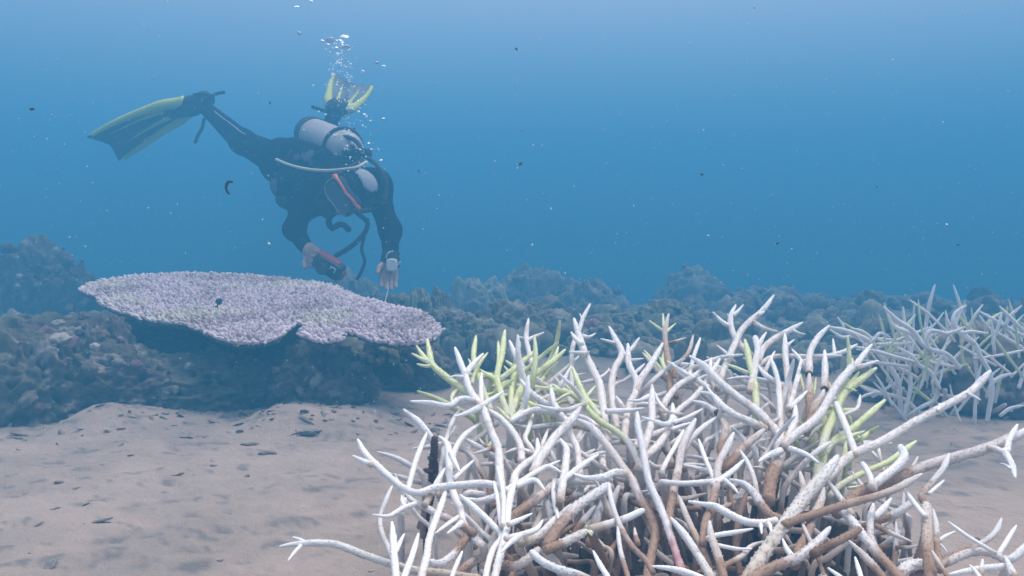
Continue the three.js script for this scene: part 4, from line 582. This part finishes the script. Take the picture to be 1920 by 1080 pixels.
// ------------------------------------------------------------------ diver
{
  const D = thing('person', 'scuba diver in dark wetsuit with yellow fins, leaning over the table coral', 'person', null, at(620, 360, 4.4));
  const suit = new THREE.MeshPhysicalMaterial({ vertexColors: true, roughness: 1, specularIntensity: 0.08 });
  const rubber = std('rubber', [0.012, 0.012, 0.015], 0.8), webbing = std('webbing', [0.02, 0.022, 0.03], 0.85), yellow = std('finyellow', [0.62, 0.66, 0.12], 0.5), blade = std('finblade', [0.018, 0.04, 0.055], 0.45), skin = [0.42, 0.28, 0.22];
  // joints
  const shR = at(572, 376, 4.32), shL = at(702, 350, 4.2), chest = at(636, 348, 4.36), belly = at(585, 322, 4.58), hips = at(530, 303, 4.82);
  const elR = at(552, 430, 4.22), wrR = at(575, 466, 4.06), elL = at(732, 432, 4.12), wrL = at(732, 487, 4.0);
  const hpR = at(522, 300, 4.88), knR = at(455, 266, 5.06), anR = at(389, 206, 5.28), hpL = at(545, 290, 4.92), knL = at(604, 292, 5.32), anL = at(627, 212, 5.46);
  const neck = at(655, 352, 4.2), headC = at(663, 360, 4.08);
  const hl = dirOf(0.58, -0.81, 0.05);                                     // the head's sideways axis
  const hu = dirOf(0.70, 0.52, -0.5); hu.addScaledVector(hl, -hu.dot(hl)).normalize();   // crown, tipped towards the camera
  const hf = V(0, 0, 0).crossVectors(hl, hu).normalize(); if (hf.dot(CF) > 0) hf.negate();
  const hp = (l, u, f) => headC.clone().addScaledVector(hl, l).addScaledVector(hu, u).addScaledVector(hf, f);
  const limbs = blend([
    capsule(chest, belly, 0.135, 0.125), capsule(belly, hips, 0.125, 0.13), capsule(shR, shL, 0.075, 0.075), capsule(shR, chest, 0.08, 0.12), capsule(shL, chest, 0.08, 0.12),
    capsule(shR, elR, 0.062, 0.046), capsule(elR, wrR, 0.048, 0.032), capsule(shL, elL, 0.062, 0.046), capsule(elL, wrL, 0.048, 0.032),
    capsule(hpR, knR, 0.092, 0.066), capsule(knR, anR, 0.068, 0.043), capsule(hpL, knL, 0.09, 0.066), capsule(knL, anL, 0.066, 0.043), capsule(chest, neck, 0.09, 0.062),
  ], 0.045);
  const wrinkles = (x, y, z) => 0.004 * fbm(x * 16, y * 16, z * 16, 2);
  const lo = V(9, 9, 9), hi = V(-9, -9, -9); for (const p of [shR, shL, elR, elL, wrR, wrL, hips, knR, anR, knL, anL, neck]) { lo.min(p); hi.max(p); } lo.subScalar(0.2); hi.addScalar(0.2);
  const body = sdfMesh((x, y, z) => limbs(x, y, z) + wrinkles(x, y, z), lo, hi, 0.013);
  tint(body, (x, y, z) => { const n = fbm(x * 12, y * 12, z * 12, 2), red = sstep(0.16, 0.06, Math.hypot(x - chest.x, y - chest.y + 0.02, z - chest.z - 0.06)); return mixc([0.008 + 0.006 * n, 0.010 + 0.007 * n, 0.016 + 0.01 * n], [0.05, 0.018, 0.025], red * 0.4); });
  // head with jaw, nose, brow and ears
  const headF = blend([ball(hp(0, 0.018, -0.010), 0.088), capsule(hp(0, 0.0, 0.02), hp(0, -0.085, 0.045), 0.075, 0.046), capsule(hp(0, -0.01, -0.02), neck, 0.07, 0.062)], 0.03);
  const head2 = (x, y, z) => { let d = headF(x, y, z); d = smin(d, capsule(hp(0, 0.01, 0.085), hp(0, -0.03, 0.108), 0.010, 0.017)(x, y, z), 0.012); for (const s of [-1, 1]) { d = smin(d, capsule(hp(s * 0.088, 0.015, -0.01), hp(s * 0.084, -0.035, 0.0), 0.016, 0.011)(x, y, z), 0.008); d = Math.max(d, -(ball(hp(s * 0.033, 0.008, 0.094), 0.013)(x, y, z))); } return smin(d, capsule(hp(-0.024, -0.066, 0.092), hp(0.024, -0.066, 0.092), 0.008, 0.008)(x, y, z), 0.008); };
  const hg = sdfMesh(head2, headC.clone().subScalar(0.18), headC.clone().addScalar(0.18), 0.0055);
  tint(hg, (x, y, z) => { const v = V(x, y, z).sub(headC), u = v.dot(hu), f = v.dot(hf); return f < 0.045 || u > -0.035 ? [0.014, 0.015, 0.02] : [skin[0], skin[1], skin[2]]; });
  // hands: palm, four fingers, thumb
  function hand(wrist, aim, across, curl, spread) {
    const n = V(0, 0, 0).crossVectors(aim, across).normalize(), P = (a, b, c) => wrist.clone().addScaledVector(aim, a).addScaledVector(across, b).addScaledVector(n, c), list = [capsule(P(0, 0, 0), P(0.03, 0, 0), 0.028, 0.026)];
    const palm = [];
    for (let i = 0; i < 4; i++) palm.push(capsule(P(0.02, (i - 1.5) * 0.013, 0), P(0.085, (i - 1.5) * 0.020, 0), 0.018, 0.0125));
    const fing = [];
    for (let i = 0; i < 4; i++) {
      const len = [0.072, 0.084, 0.078, 0.06][i], b = (i - 1.5) * 0.0205; let p = P(0.08, b, 0), a = curl[0];
      for (let k = 0; k < 3; k++) { const l = len * [0.45, 0.31, 0.24][k], q = p.clone().addScaledVector(aim, Math.cos(a) * l).addScaledVector(n, Math.sin(a) * l).addScaledVector(across, (i - 1.5) * spread * l); fing.push(capsule(p, q, 0.0098 - k * 0.0008, 0.009 - k * 0.001)); p = q; a += curl[1]; }
    }
    const t0 = P(0.02, -0.026, 0.004), t1 = P(0.055, -0.052, 0.018 + 0.02 * curl[0]), t2 = P(0.088, -0.058, 0.03 + 0.03 * curl[0]); fing.push(capsule(t0, t1, 0.014, 0.011), capsule(t1, t2, 0.011, 0.0085));
    const pf = blend([...list, ...palm], 0.012), f = (x, y, z) => { let d = pf(x, y, z); for (const g of fing) d = smin(d, g(x, y, z), 0.004); return d; };
    const c = P(0.07, 0, 0.01), g = sdfMesh(f, c.clone().subScalar(0.14), c.clone().addScalar(0.14), 0.0042);
    return tint(g, (x, y, z) => { const k = 1 + 0.2 * fbm(x * 40, y * 40, z * 40, 2); return [skin[0] * k * 1.15, skin[1] * k * 1.15, skin[2] * k * 1.15]; });
  }
  const aimR = at(606, 492, 3.97).sub(wrR).normalize(), acR = dirOf(0.45, 0.8, -0.35); acR.addScaledVector(aimR, -acR.dot(aimR)).normalize();
  const handR = hand(wrR, aimR, acR, [0.35, 0.75], 0.05);
  const aimL = at(727, 540, 3.95).sub(wrL).normalize(), acL = dirOf(0.9, 0.05, 0.4); acL.addScaledVector(aimL, -acL.dot(aimL)).normalize();
  const handL = hand(wrL, aimL, acL, [0.15, 0.28], 0.02);
  const keep = (g) => { const o = g.toNonIndexed(); for (const k of Object.keys(o.attributes)) if (!['position', 'normal', 'color'].includes(k)) o.deleteAttribute(k); return o; };
  mesh('body', mergeGeometries([keep(body), keep(hg), keep(handR), keep(handL)]), suit, D);
  // grey hair on the crown
  const hairF = (x, y, z) => { const v = V(x, y, z).sub(headC), u = v.dot(hu), f = v.dot(hf), d = ball(hp(0, 0.02, -0.010), 0.096)(x, y, z) + 0.003 * fbm(x * 60, y * 60, z * 60, 2); return Math.max(d, 0.087 + 0.25 * Math.max(0, f - 0.02) - u + 0.01 * N(x * 30, y * 30, z * 30)); };
  const hair = sdfMesh(hairF, headC.clone().subScalar(0.15), headC.clone().addScalar(0.16), 0.006); tint(hair, (x, y, z) => { const n = 0.06 * fbm(x * 90, y * 20, z * 90, 2); return [0.38 + n, 0.37 + n, 0.40 + n]; });
  mesh('hair', hair, vcol, D);
  // mask: skirt, frame, lens, strap
  const rr = (w, h, d2, r) => { const s = new THREE.Shape(), a = w / 2, b = h / 2; s.moveTo(-a + r, -b); s.lineTo(a - r, -b); s.quadraticCurveTo(a, -b, a, -b + r); s.lineTo(a, b - r); s.quadraticCurveTo(a, b, a - r, b); s.lineTo(-a + r, b); s.quadraticCurveTo(-a, b, -a, b - r); s.lineTo(-a, -b + r); s.quadraticCurveTo(-a, -b, -a + r, -b); return new THREE.ExtrudeGeometry(s, { depth: d2, bevelEnabled: true, bevelThickness: 0.006, bevelSize: 0.006, bevelSegments: 3 }); };
  const headM = new THREE.Matrix4().makeBasis(hl, hu, hf).setPosition(headC);
  const place = (g, x, y, z, rx = 0) => { g.rotateX(rx); g.translate(x, y, z); g.applyMatrix4(headM); return bare(g); };
  const mk = mesh('mask', place(rr(0.165, 0.085, 0.05, 0.03), 0, 0.005, 0.07), rubber, D);
  mesh('lens', place(rr(0.145, 0.06, 0.006, 0.024), 0, 0.003, 0.126), new THREE.MeshPhysicalMaterial({ color: lin(0.04, 0.055, 0.06), roughness: 0.12 }), mk);
  const fr = [[-0.09, 0.038, 0.105], [-0.062, 0.054, 0.124], [-0.03, 0.058, 0.132], [0, 0.054, 0.134], [0.03, 0.058, 0.132], [0.062, 0.054, 0.124], [0.09, 0.038, 0.105]].map((p) => hp(...p));
  const frP = spline(fr, 0.006); mesh('mask_frame', tube(frP, frP.map((_, i) => { const t = Math.abs(i / (frP.length - 1) - 0.5) * 2; return 0.0065 + 0.008 * sstep(0.65, 1, t); }), 8), std('orange', [0.75, 0.13, 0.045], 0.4), mk);
  const lo2 = spline([[-0.088, 0.03, 0.108], [-0.085, -0.015, 0.118], [-0.055, -0.037, 0.128], [0, -0.036, 0.134], [0.055, -0.037, 0.128], [0.085, -0.015, 0.118], [0.088, 0.03, 0.108]].map((p) => hp(...p)), 0.006); mesh('mask_frame', tube(lo2, lo2.map(() => 0.0055), 8), std('framegrey', [0.26, 0.28, 0.3], 0.4), mk);
  const ring = []; for (let i = 0; i <= 24; i++) { const a = -0.25 + (Math.PI + 0.5) * i / 24; ring.push(hp(-Math.cos(a) * 0.099, 0.022 + 0.012 * Math.sin(a), 0.045 - Math.sin(a) * 0.152)); }
  mesh('strap', tube(ring, ring.map(() => 0.009), 6), rubber, mk);
  // second stage regulator with its mouthpiece
  const rg = new THREE.CylinderGeometry(0.038, 0.034, 0.045, 24); const reg = mesh('regulator', place(rg, 0, -0.085, 0.125, Math.PI / 2 + 0.25), rubber, D);
  mesh('exhaust_tee', place(new THREE.CapsuleGeometry(0.016, 0.07, 4, 10).rotateZ(Math.PI / 2), 0, -0.12, 0.105), rubber, reg);
  // buoyancy vest
  const fwd = neck.clone().sub(hips).normalize(), side = shL.clone().sub(shR); side.addScaledVector(fwd, -side.dot(fwd)).normalize(); const backN = V(0, 0, 0).crossVectors(side, fwd).normalize(); if (backN.y < 0) backN.negate();
  const B = (s, l, n) => belly.clone().addScaledVector(side, s).addScaledVector(fwd, l).addScaledVector(backN, n);
  const vestF = blend([capsule(B(-0.13, 0.16, 0.02), B(-0.15, -0.02, 0.0), 0.075, 0.08), capsule(B(0.13, 0.18, 0.02), B(0.14, -0.02, 0.0), 0.075, 0.08), capsule(B(-0.10, 0.22, -0.07), B(-0.15, 0.06, -0.09), 0.05, 0.062), capsule(B(0.10, 0.24, -0.07), B(0.14, 0.08, -0.09), 0.05, 0.062), capsule(B(0, 0.2, 0.1), B(0, -0.14, 0.1), 0.07, 0.07)], 0.04);
  const vest = sdfMesh((x, y, z) => vestF(x, y, z) + 0.006 * fbm(x * 14, y * 14, z * 14, 3), belly.clone().subScalar(0.48), belly.clone().addScalar(0.48), 0.014);
  tint(vest, (x, y, z) => { const q = fbm(x * 9 + 3, y * 9, z * 9, 3), n = fbm(x * 30, y * 30, z * 30, 2); return mixc([0.010, 0.012, 0.018], [0.16, 0.16, 0.18], 0.9 * sstep(0.2, 0.26, q + 0.15 * n)); });
  const vm = mesh('buoyancy_vest', vest, suit, D);
  mesh('pocket', bare(new THREE.CapsuleGeometry(0.045, 0.08, 4, 12).applyMatrix4(new THREE.Matrix4().makeBasis(backN, fwd, side).setPosition(B(-0.2, 0.06, -0.05)))), webbing, vm);
  // pale low-pressure hose along the side, dark hoses at the shoulder
  mesh('hose', rod([[518, 299, 4.55], [545, 310, 4.36], [575, 317, 4.22], [610, 320, 4.12], [640, 318, 4.06], [668, 314, 4.05], [686, 304, 4.12]].map((p) => at(...p)), 0.0075), std('palehose', [0.62, 0.58, 0.42], 0.6), D).userData.label = 'pale cream hose';
  mesh('hose', rod([[690, 296, 4.2], [706, 310, 4.12], [722, 335, 4.08], [724, 362, 4.06], [712, 385, 4.02], [680, 396, 3.97], [655, 392, 3.95]].map((p) => at(...p)), 0.011), rubber, D);
  mesh('hose', rod([[680, 300, 4.22], [650, 318, 4.12], [615, 345, 4.1], [590, 380, 4.12]].map((p) => at(...p)), 0.010), rubber, D);
  mesh('hose', rod([[668, 398, 4.0], [690, 420, 3.98], [676, 446, 3.97], [650, 468, 3.97], [628, 480, 3.97]].map((p) => at(...p)), 0.011), rubber, D);
  mesh('gauge_strap', rod([[690, 410, 4.05], [684, 440, 4.04], [678, 468, 4.03], [684, 490, 4.02], [676, 512, 4.02], [669, 524, 4.02]].map((p) => at(...p)), 0.0075), webbing, D);
  mesh('gauge_strap', rod([[632, 395, 4.1], [616, 412, 4.06], [622, 428, 4.05], [640, 420, 4.04], [655, 432, 4.04]].map((p) => at(...p)), 0.014), webbing, D);
  const oct = mesh('spare_regulator', bare(new THREE.CapsuleGeometry(0.018, 0.04, 4, 12).applyMatrix4(new THREE.Matrix4().makeBasis(CU, CR, CB).setPosition(at(708, 379, 4.0)))), std('octyellow', [0.66, 0.63, 0.22], 0.5), D); oct.userData.label = 'yellow spare regulator';
  // tank along the back
  const ta = at(586, 252, 4.95), tb = at(648, 280, 4.42), tAx = tb.clone().sub(ta).normalize(), tm = new THREE.Matrix4(), tx = V(0, 0, 0).crossVectors(V(0, 1, 0), tAx).normalize(), tz = V(0, 0, 0).crossVectors(tx, tAx);
  tm.makeBasis(tx, tAx, tz).setPosition(ta); const tl = ta.distanceTo(tb);
  const prof = [[0, -0.015], [0.07, -0.015], [0.09, 0.0], [0.0925, 0.03], [0.0925, tl - 0.02], [0.088, tl + 0.015], [0.074, tl + 0.05], [0.05, tl + 0.075], [0.026, tl + 0.088], [0.022, tl + 0.11], [0, tl + 0.112]].map(([a, b]) => new THREE.Vector2(a, b));
  const tg = new THREE.LatheGeometry(prof, 40); tg.applyMatrix4(tm); const tk = bare(tg); tint(tk, (x, y, z) => { const n = fbm(x * 10, y * 10, z * 10, 3), s = fbm(x * 45, y * 45, z * 45, 2); return mixc([0.50, 0.44, 0.42], [0.33, 0.30, 0.29], clamp(0.35 + n + 0.7 * s)); });
  const tank = mesh('tank', tk, new THREE.MeshStandardMaterial({ vertexColors: true, roughness: 0.5, metalness: 0.1 }), D);
  mesh('tank_boot', bare(new THREE.CylinderGeometry(0.098, 0.098, 0.09, 32).translate(0, 0.015, 0).applyMatrix4(tm)), rubber, tank);
  for (const y of [tl * 0.93]) mesh('tank_band', bare(new THREE.TorusGeometry(0.097, 0.012, 8, 40).rotateX(Math.PI / 2).translate(0, y, 0).applyMatrix4(tm)), webbing, tank);
  mesh('valve', join([new THREE.CylinderGeometry(0.024, 0.024, 0.06, 16).translate(0, tl + 0.13, 0), new THREE.CylinderGeometry(0.018, 0.018, 0.11, 14).rotateZ(Math.PI / 2).translate(0, tl + 0.135, 0), new THREE.CylinderGeometry(0.034, 0.034, 0.05, 20).rotateX(Math.PI / 2).translate(0, tl + 0.14, 0.04), new THREE.CylinderGeometry(0.026, 0.026, 0.03, 12).rotateZ(Math.PI / 2).translate(0.068, tl + 0.135, 0)]).applyMatrix4(tm), rubber, tank);
  mesh('tank_port', bare(new THREE.CylinderGeometry(0.012, 0.012, 0.012, 14).applyMatrix4(new THREE.Matrix4().makeBasis(CR, CB, CU).setPosition(at(661, 275, 4.305)))), rubber, tank);
  mesh('carry_strap', rod([[612, 300, 4.5], [614, 282, 4.42], [626, 266, 4.38], [645, 257, 4.36], [664, 262, 4.32], [676, 276, 4.28], [683, 292, 4.22]].map((p) => at(...p)), 0.011), webbing, tank);
  mesh('hose', rod([[655, 258, 4.4], [660, 248, 4.42], [665, 240, 4.44]].map((p) => at(...p)), 0.005), rubber, tank);
  // fins
  function fin(ankle, dir, wide, len, width, sgn) {
    const nrm = V(0, 0, 0).crossVectors(dir, wide).normalize(), M = new THREE.Matrix4().makeBasis(dir, wide, nrm).setPosition(ankle);
    const q = (x, y, z) => V(x, y, z).applyMatrix4(M), F = mesh('fin', (() => { const f = blend([capsule(q(-0.05, 0, 0), q(0.05, 0, 0), 0.052, 0.056), capsule(q(0.04, -0.02, -0.005), q(0.2, -0.026, 0), 0.045, 0.022), capsule(q(0.04, 0.02, -0.005), q(0.2, 0.026, 0), 0.045, 0.022), capsule(q(-0.05, 0, 0.03), q(-0.04, 0, -0.035), 0.035, 0.03)], 0.03), c = q(0.07, 0, 0); return sdfMesh(f, c.clone().subScalar(0.24), c.clone().addScalar(0.24), 0.01); })(), rubber, D);
    const hw = (t) => width * (0.30 + 0.22 * sstep(0, 1, t)), bend = (t) => sgn * 0.10 * t * t, n = 24, pos = [], idx = [];
    for (let s = 0; s < 2; s++) for (let i = 0; i <= n; i++) for (let j = 0; j <= 12; j++) { const t = i / n, w = j / 6 - 1, x = 0.14 + (len - 0.14) * t - (t > 0.9 ? 0.03 * w * w * 0 : 0) - 0.05 * t * (1 - Math.abs(w)) , z = bend(t) + 0.018 * (1 - w * w) * t + (s ? -0.002 : 0.002); const p = q(x, w * hw(t), z); pos.push(p.x, p.y, p.z); }
    const id = (s, i, j) => s * (n + 1) * 13 + i * 13 + j;
    for (let i = 0; i < n; i++) for (let j = 0; j < 12; j++) { idx.push(id(0, i, j), id(0, i + 1, j), id(0, i, j + 1), id(0, i + 1, j), id(0, i + 1, j + 1), id(0, i, j + 1)); idx.push(id(1, i, j), id(1, i, j + 1), id(1, i + 1, j), id(1, i + 1, j), id(1, i, j + 1), id(1, i + 1, j + 1)); }
    const g = new THREE.BufferGeometry(); g.setAttribute('position', new THREE.Float32BufferAttribute(pos, 3)); g.setIndex(idx); g.computeVertexNormals(); mesh('blade', g, blade, F);
    for (const w of [-1, 1]) { const p = [], r = []; for (let i = 0; i <= 20; i++) { const t = i / 20; p.push(q(0.06 + (len - 0.10) * t, w * hw(t) * (0.55 + 0.45 * sstep(0, 0.25, t)), bend(t) + 0.004)); r.push(mix(0.038, 0.013, Math.pow(t, 0.8))); } mesh('side_rail', tube(p, r, 8), yellow, F); }
    for (const w of [-0.4, 0.05, 0.45]) { const p = [], r = []; for (let i = 0; i <= 14; i++) { const t = 0.12 + 0.8 * i / 14; p.push(q(0.14 + (len - 0.14) * t - 0.05 * t * (1 - Math.abs(w)), w * hw(t), bend(t) + 0.018 * (1 - w * w) * t + 0.005)); r.push(mix(0.02, 0.006, i / 14)); } mesh('rib', tube(p, r, 6), w === 0.05 ? blade : yellow, F); }
    mesh('vent_panel', (() => { const p = [], r = []; for (let i = 0; i <= 6; i++) { p.push(q(0.15 + 0.012 * i, 0, bend(0.1) + 0.012)); r.push(0.02 - 0.0015 * i); } return tube(p, r, 8); })(), yellow, F);
    mesh('heel_strap', (() => { const p = []; for (let i = 0; i <= 16; i++) { const a = Math.PI * (0.5 + i / 16); p.push(q(-0.02 + Math.cos(a) * 0.085, Math.sin(a) * 0.062, 0.012)); } return tube(p, p.map(() => 0.009), 6); })(), rubber, F);
    return { F, q };
  }
  const fdir = at(186, 256, 5.55).sub(at(366, 192, 5.36)).normalize(), fw = dirOf(0.1, 0.45, -0.85); fw.addScaledVector(fdir, -fw.dot(fdir)).normalize();
  const f1 = fin(at(370, 194, 5.36), fdir, fw, 0.69, 0.26, -1); f1.F.userData.label = 'yellow edged fin on the stretched leg';
  mesh('strap_end', rod([[382, 188, 5.3], [397, 180, 5.28], [408, 175, 5.27], [421, 173, 5.27]].map((p) => at(...p)), 0.010), rubber, f1.F);
  mesh('strap_end', rod([[383, 222, 5.3], [379, 240, 5.3], [371, 254, 5.3], [366, 268, 5.3]].map((p) => at(...p)), 0.0105), rubber, f1.F);
  const gdir = dirOf(0.02, 0.40, 0.9), gw = dirOf(0.95, -0.30, 0.1); gw.addScaledVector(gdir, -gw.dot(gdir)).normalize();
  const f2 = fin(at(629, 206, 5.48), gdir, gw, 0.5, 0.25, -1); f2.F.userData.label = 'foreshortened fin on the raised lower leg';
  mesh('strap_end', rod([[612, 210, 5.45], [600, 205, 5.42], [585, 200, 5.4]].map((p) => at(...p)), 0.011), rubber, f2.F);
  // seam piping on the stretched leg, ankle strap, wrist computer
  mesh('seam', rod([[402, 209, 5.16], [420, 223, 5.09], [438, 236, 5.03], [450, 246, 4.98], [460, 252, 4.95]].map((p) => at(...p)), 0.0028, 5), std('seam', [0.5, 0.5, 0.55], 0.6), D);
  mesh('cuff', bare(new THREE.CylinderGeometry(0.044, 0.042, 0.06, 24, 1, false).applyMatrix4(new THREE.Matrix4().makeBasis(acL, aimL, V(0, 0, 0).crossVectors(acL, aimL)).setPosition(wrL))), rubber, D);
  const dc = mesh('wrist_computer', bare(rr(0.036, 0.045, 0.012, 0.01).applyMatrix4(new THREE.Matrix4().makeBasis(CR, CU, CB).setPosition(at(735, 497, 3.95)))), std('white', [0.75, 0.76, 0.74], 0.4), D); dc.userData.label = 'white dive computer on the left wrist';
  mesh('strap_end', rod([[742, 500, 3.97], [747, 496, 3.96], [750, 491, 3.95]].map((p) => at(...p)), 0.004), std('white', [0.75, 0.76, 0.74], 0.4), dc);
  mesh('wrist_cord', rod([[724, 484, 3.96], [727, 474, 3.95], [737, 471, 3.95]].map((p) => at(...p)), 0.003), std('white', [0.75, 0.76, 0.74], 0.4), D);
  // hand-held camera housing
  const cam = thing('dive_camera', 'small black underwater camera with red rim held in the diver hand', 'camera', null, at(617, 499, 3.93));
  const ca = dirOf(0.86, -0.5, -0.1), cf0 = dirOf(-0.25, -0.35, -0.9), cu = V(0, 0, 0).crossVectors(cf0, ca).normalize(), cf = V(0, 0, 0).crossVectors(ca, cu), cm = new THREE.Matrix4().makeBasis(ca, cu, cf).setPosition(cam.position), cp = (g, x, y, z) => bare(g.translate(x, y, z).applyMatrix4(cm));
  const cb = mesh('housing', cp(rr(0.13, 0.062, 0.04, 0.02), 0, 0, -0.02), std('housing', [0.022, 0.026, 0.034], 0.35), cam);
  mesh('rim', cp(rr(0.10, 0.004, 0.03, 0.002), -0.012, 0.036, -0.018), std('red', [0.32, 0.035, 0.06], 0.5), cam);
  mesh('rim', cp(rr(0.004, 0.03, 0.03, 0.002), 0.070, -0.008, -0.018), std('red', [0.32, 0.035, 0.06], 0.5), cam);
  mesh('lens_port', cp(new THREE.CylinderGeometry(0.026, 0.028, 0.03, 28).rotateX(Math.PI / 2), -0.012, -0.006, 0.035), std('housing', [0.022, 0.026, 0.034], 0.35), cb);
  for (const [x, y, w, h] of [[0.030, 0.019, 0.030, 0.006], [0.042, 0.010, 0.006, 0.022], [0.018, 0.013, 0.006, 0.014]]) mesh('emblem', cp(new THREE.BoxGeometry(w, h, 0.003), x, y, 0.028), std('white', [0.75, 0.76, 0.74], 0.4), cb);
  // thin white line hanging from the left hand
  const ln = mesh('marker_line', rod([[727, 528, 3.93], [728, 540, 3.92], [725, 553, 3.9], [722, 566, 3.88]].map((p) => at(...p)), 0.0022, 5), std('white', [0.75, 0.76, 0.74], 0.4), scene); tag(ln, 'thin white line hanging from the diver left hand', 'line');
}

// ------------------------------------------------------------------ bubbles, drifting specks, suspended matter
{
  const air = new THREE.MeshPhysicalMaterial({ color: lin(0.97, 0.97, 0.97), metalness: 0.45, roughness: 0.35 });
  const R = rng(31);
  const cap = (r, flat, seed) => { const g = new THREE.SphereGeometry(r, 18, 12), p = g.attributes.position; for (let i = 0; i < p.count; i++) { const x = p.getX(i), y = p.getY(i), z = p.getZ(i), k = 1 + 0.16 * N(x / r + seed, y / r, z / r); p.setXYZ(i, x * k, (y > 0 ? y : y * 0.25) * flat * k + 0.10 * r * N(x / r * 1.7 + seed, 4, z / r), z * k); } g.computeVertexNormals(); return g; };
  const big = [[646, 70, 9, 0.5, 'largest domed air bubble at top of the diver bubble column'], [619, 76, 8, 0.35, 'flat slanting air bubble left of the largest bubble'], [638, 78, 6, 0.6, 'rounded air bubble just below the largest bubble'], [648, 89, 9, 0.35, 'flat crescent air bubble below the rounded bubble'], [630, 92, 5, 0.8, 'small round air bubble left of the crescent bubble'], [615, 85, 4, 0.8, 'small round air bubble under the flat slanting bubble'], [604, 78, 4, 0.9, 'tiny ragged air bubble at far left of the bubble cluster'], [556, 13, 5, 0.4, 'flat air bubble near the top edge, left of the column'], [583, 3, 4, 0.7, 'air bubble touching the top edge of the picture'], [561, 63, 4, 0.5, 'lone small air bubble left of the bubble cluster'], [719, 224, 4, 0.8, 'lone bright air bubble right of the diver tank'], [714, 301, 4, 0.6, 'lone air bubble above the diver left shoulder'], [637, 118, 5, 0.4, 'slanting air bubble in the middle of the column'], [706, 118, 4, 0.5, 'air bubble right of the column, left of a similar one'], [719, 124, 4, 0.45, 'rightmost air bubble beside the column'], [680, 134, 4, 0.5, 'slanting air bubble low at right of the column']];
  big.forEach(([px, py, r, flat, label], i) => { const d = 4.0 + 0.1 * (i % 3), m = mesh('air_bubble', cap(r * 1.05 * d / FOCAL, flat, i * 3.7), air, scene); m.position.copy(at(px, py, d)); m.rotation.set((R() - 0.5) * 0.6, R() * 6, -0.35 + (R() - 0.5) * 0.3); tag(m, label, 'bubble', 'air bubbles rising from the diver'); });
  const g = cap(1, 0.7, 9), n = 330, im = new THREE.InstancedMesh(g, air, n), o = new THREE.Object3D();
  for (let i = 0; i < n; i++) { const t = R(), py = 75 + 250 * Math.pow(t, 1.3), mid = mix(632, 672, (py - 75) / 230), px = mid + (R() + R() + R() - 1.5) * (26 + 16 * t), d = 3.95 + R() * 0.4, r = (0.7 + 1.9 * Math.pow(R(), 2.5)) * d / FOCAL; o.position.copy(at(px, py, d)); o.rotation.set(R(), R() * 6, R()); o.scale.set(r * (1 + R() * 0.6), r * (0.6 + R() * 0.5), r); o.updateMatrix(); im.setMatrixAt(i, o.matrix); }
  im.name = 'bubble_stream'; im.userData = { kind: 'stuff', label: 'stream of tiny air bubbles rising above the diver', category: 'bubbles' }; scene.add(im);
}
[[60, 205, 1.3, 9, 'black drifting speck in open water at far left'], [429, 351, 1.8, 12, 'curled dark drifting shred below the stretched leg of the diver'], [785, 321, 2.6, 6, 'blurred dark speck just right of the diver shoulder'], [968, 92, 2.2, 6, 'dark speck high in open water near the middle'], [976, 307, 2.0, 9, 'dark shred in open water below the middle'], [978, 246, 2.6, 5, 'faint dark speck above the dark shred in open water'], [1316, 327, 1.9, 6, 'dark speck in open water right of centre'], [1458, 456, 1.7, 6, 'dark speck above the tall white branch tips'], [1644, 350, 2.8, 6, 'faint speck in open water at right'], [1796, 459, 2.4, 6, 'faint speck above the hazy right thicket'], [506, 193, 2.5, 5, 'faint speck between the fin and the tank'], [760, 930, 0.9, 6, 'black speck beside the low left white branch'], [66, 519, 2.4, 6, 'dark speck in front of the tall hazy mound at left']].forEach(([px, py, d, w, label], i) => {
  const r = w * 0.5 * d / FOCAL; let g;
  if (i === 1) { const P = [[436, 341], [428, 341], [424, 349], [425, 357], [430, 364]].map(([x, y]) => at(x, y, d)); g = tube(spline(P, 0.001), spline(P, 0.001).map((_, k, a) => 0.0032 * (1 - 0.5 * Math.abs(k / (a.length - 1) - 0.4))), 7); g.translate(...at(px, py, d).negate().toArray()); tint(g, () => [0.045, 0.05, 0.055]); }
  else g = rockGeo(r, r * 0.55, r * 0.5, 200 + i, 6, 'algae', 1.6);
  const m = mesh('drifting_speck', g, vcolMatte, scene); m.position.copy(at(px, py, d)); if (i !== 1) m.rotation.set(0.3 * i, i, 0.7 * i % 1.2); tag(m, label, 'debris', 'specks drifting in the water');
});
{ // suspended particles in the water
  const g = new THREE.IcosahedronGeometry(1, 0), n = 42000, im = new THREE.InstancedMesh(g, new THREE.MeshStandardMaterial({ color: lin(0.75, 0.76, 0.74), roughness: 1 }), n), o = new THREE.Object3D(), R = rng(66);
  for (let i = 0; i < n; i++) { const z = -(0.7 + 6.5 * Math.sqrt(R())), x = (R() - 0.5) * (1.6 * -z + 1.5), y = 0.05 + R() * 1.9, r = 0.0008 + 0.0012 * Math.pow(R(), 7); o.position.set(x, Math.max(y, groundH(x, z) + 0.02), z); o.rotation.set(R() * 6, R() * 6, 0); o.scale.set(r, r * (0.5 + R()), r * (0.5 + R())); o.updateMatrix(); im.setMatrixAt(i, o.matrix); }
  im.name = 'suspended_particles'; im.userData = { kind: 'stuff', label: 'fine pale particles suspended throughout the water', category: 'particles' }; scene.add(im);
}


renderer.render(scene, camera);
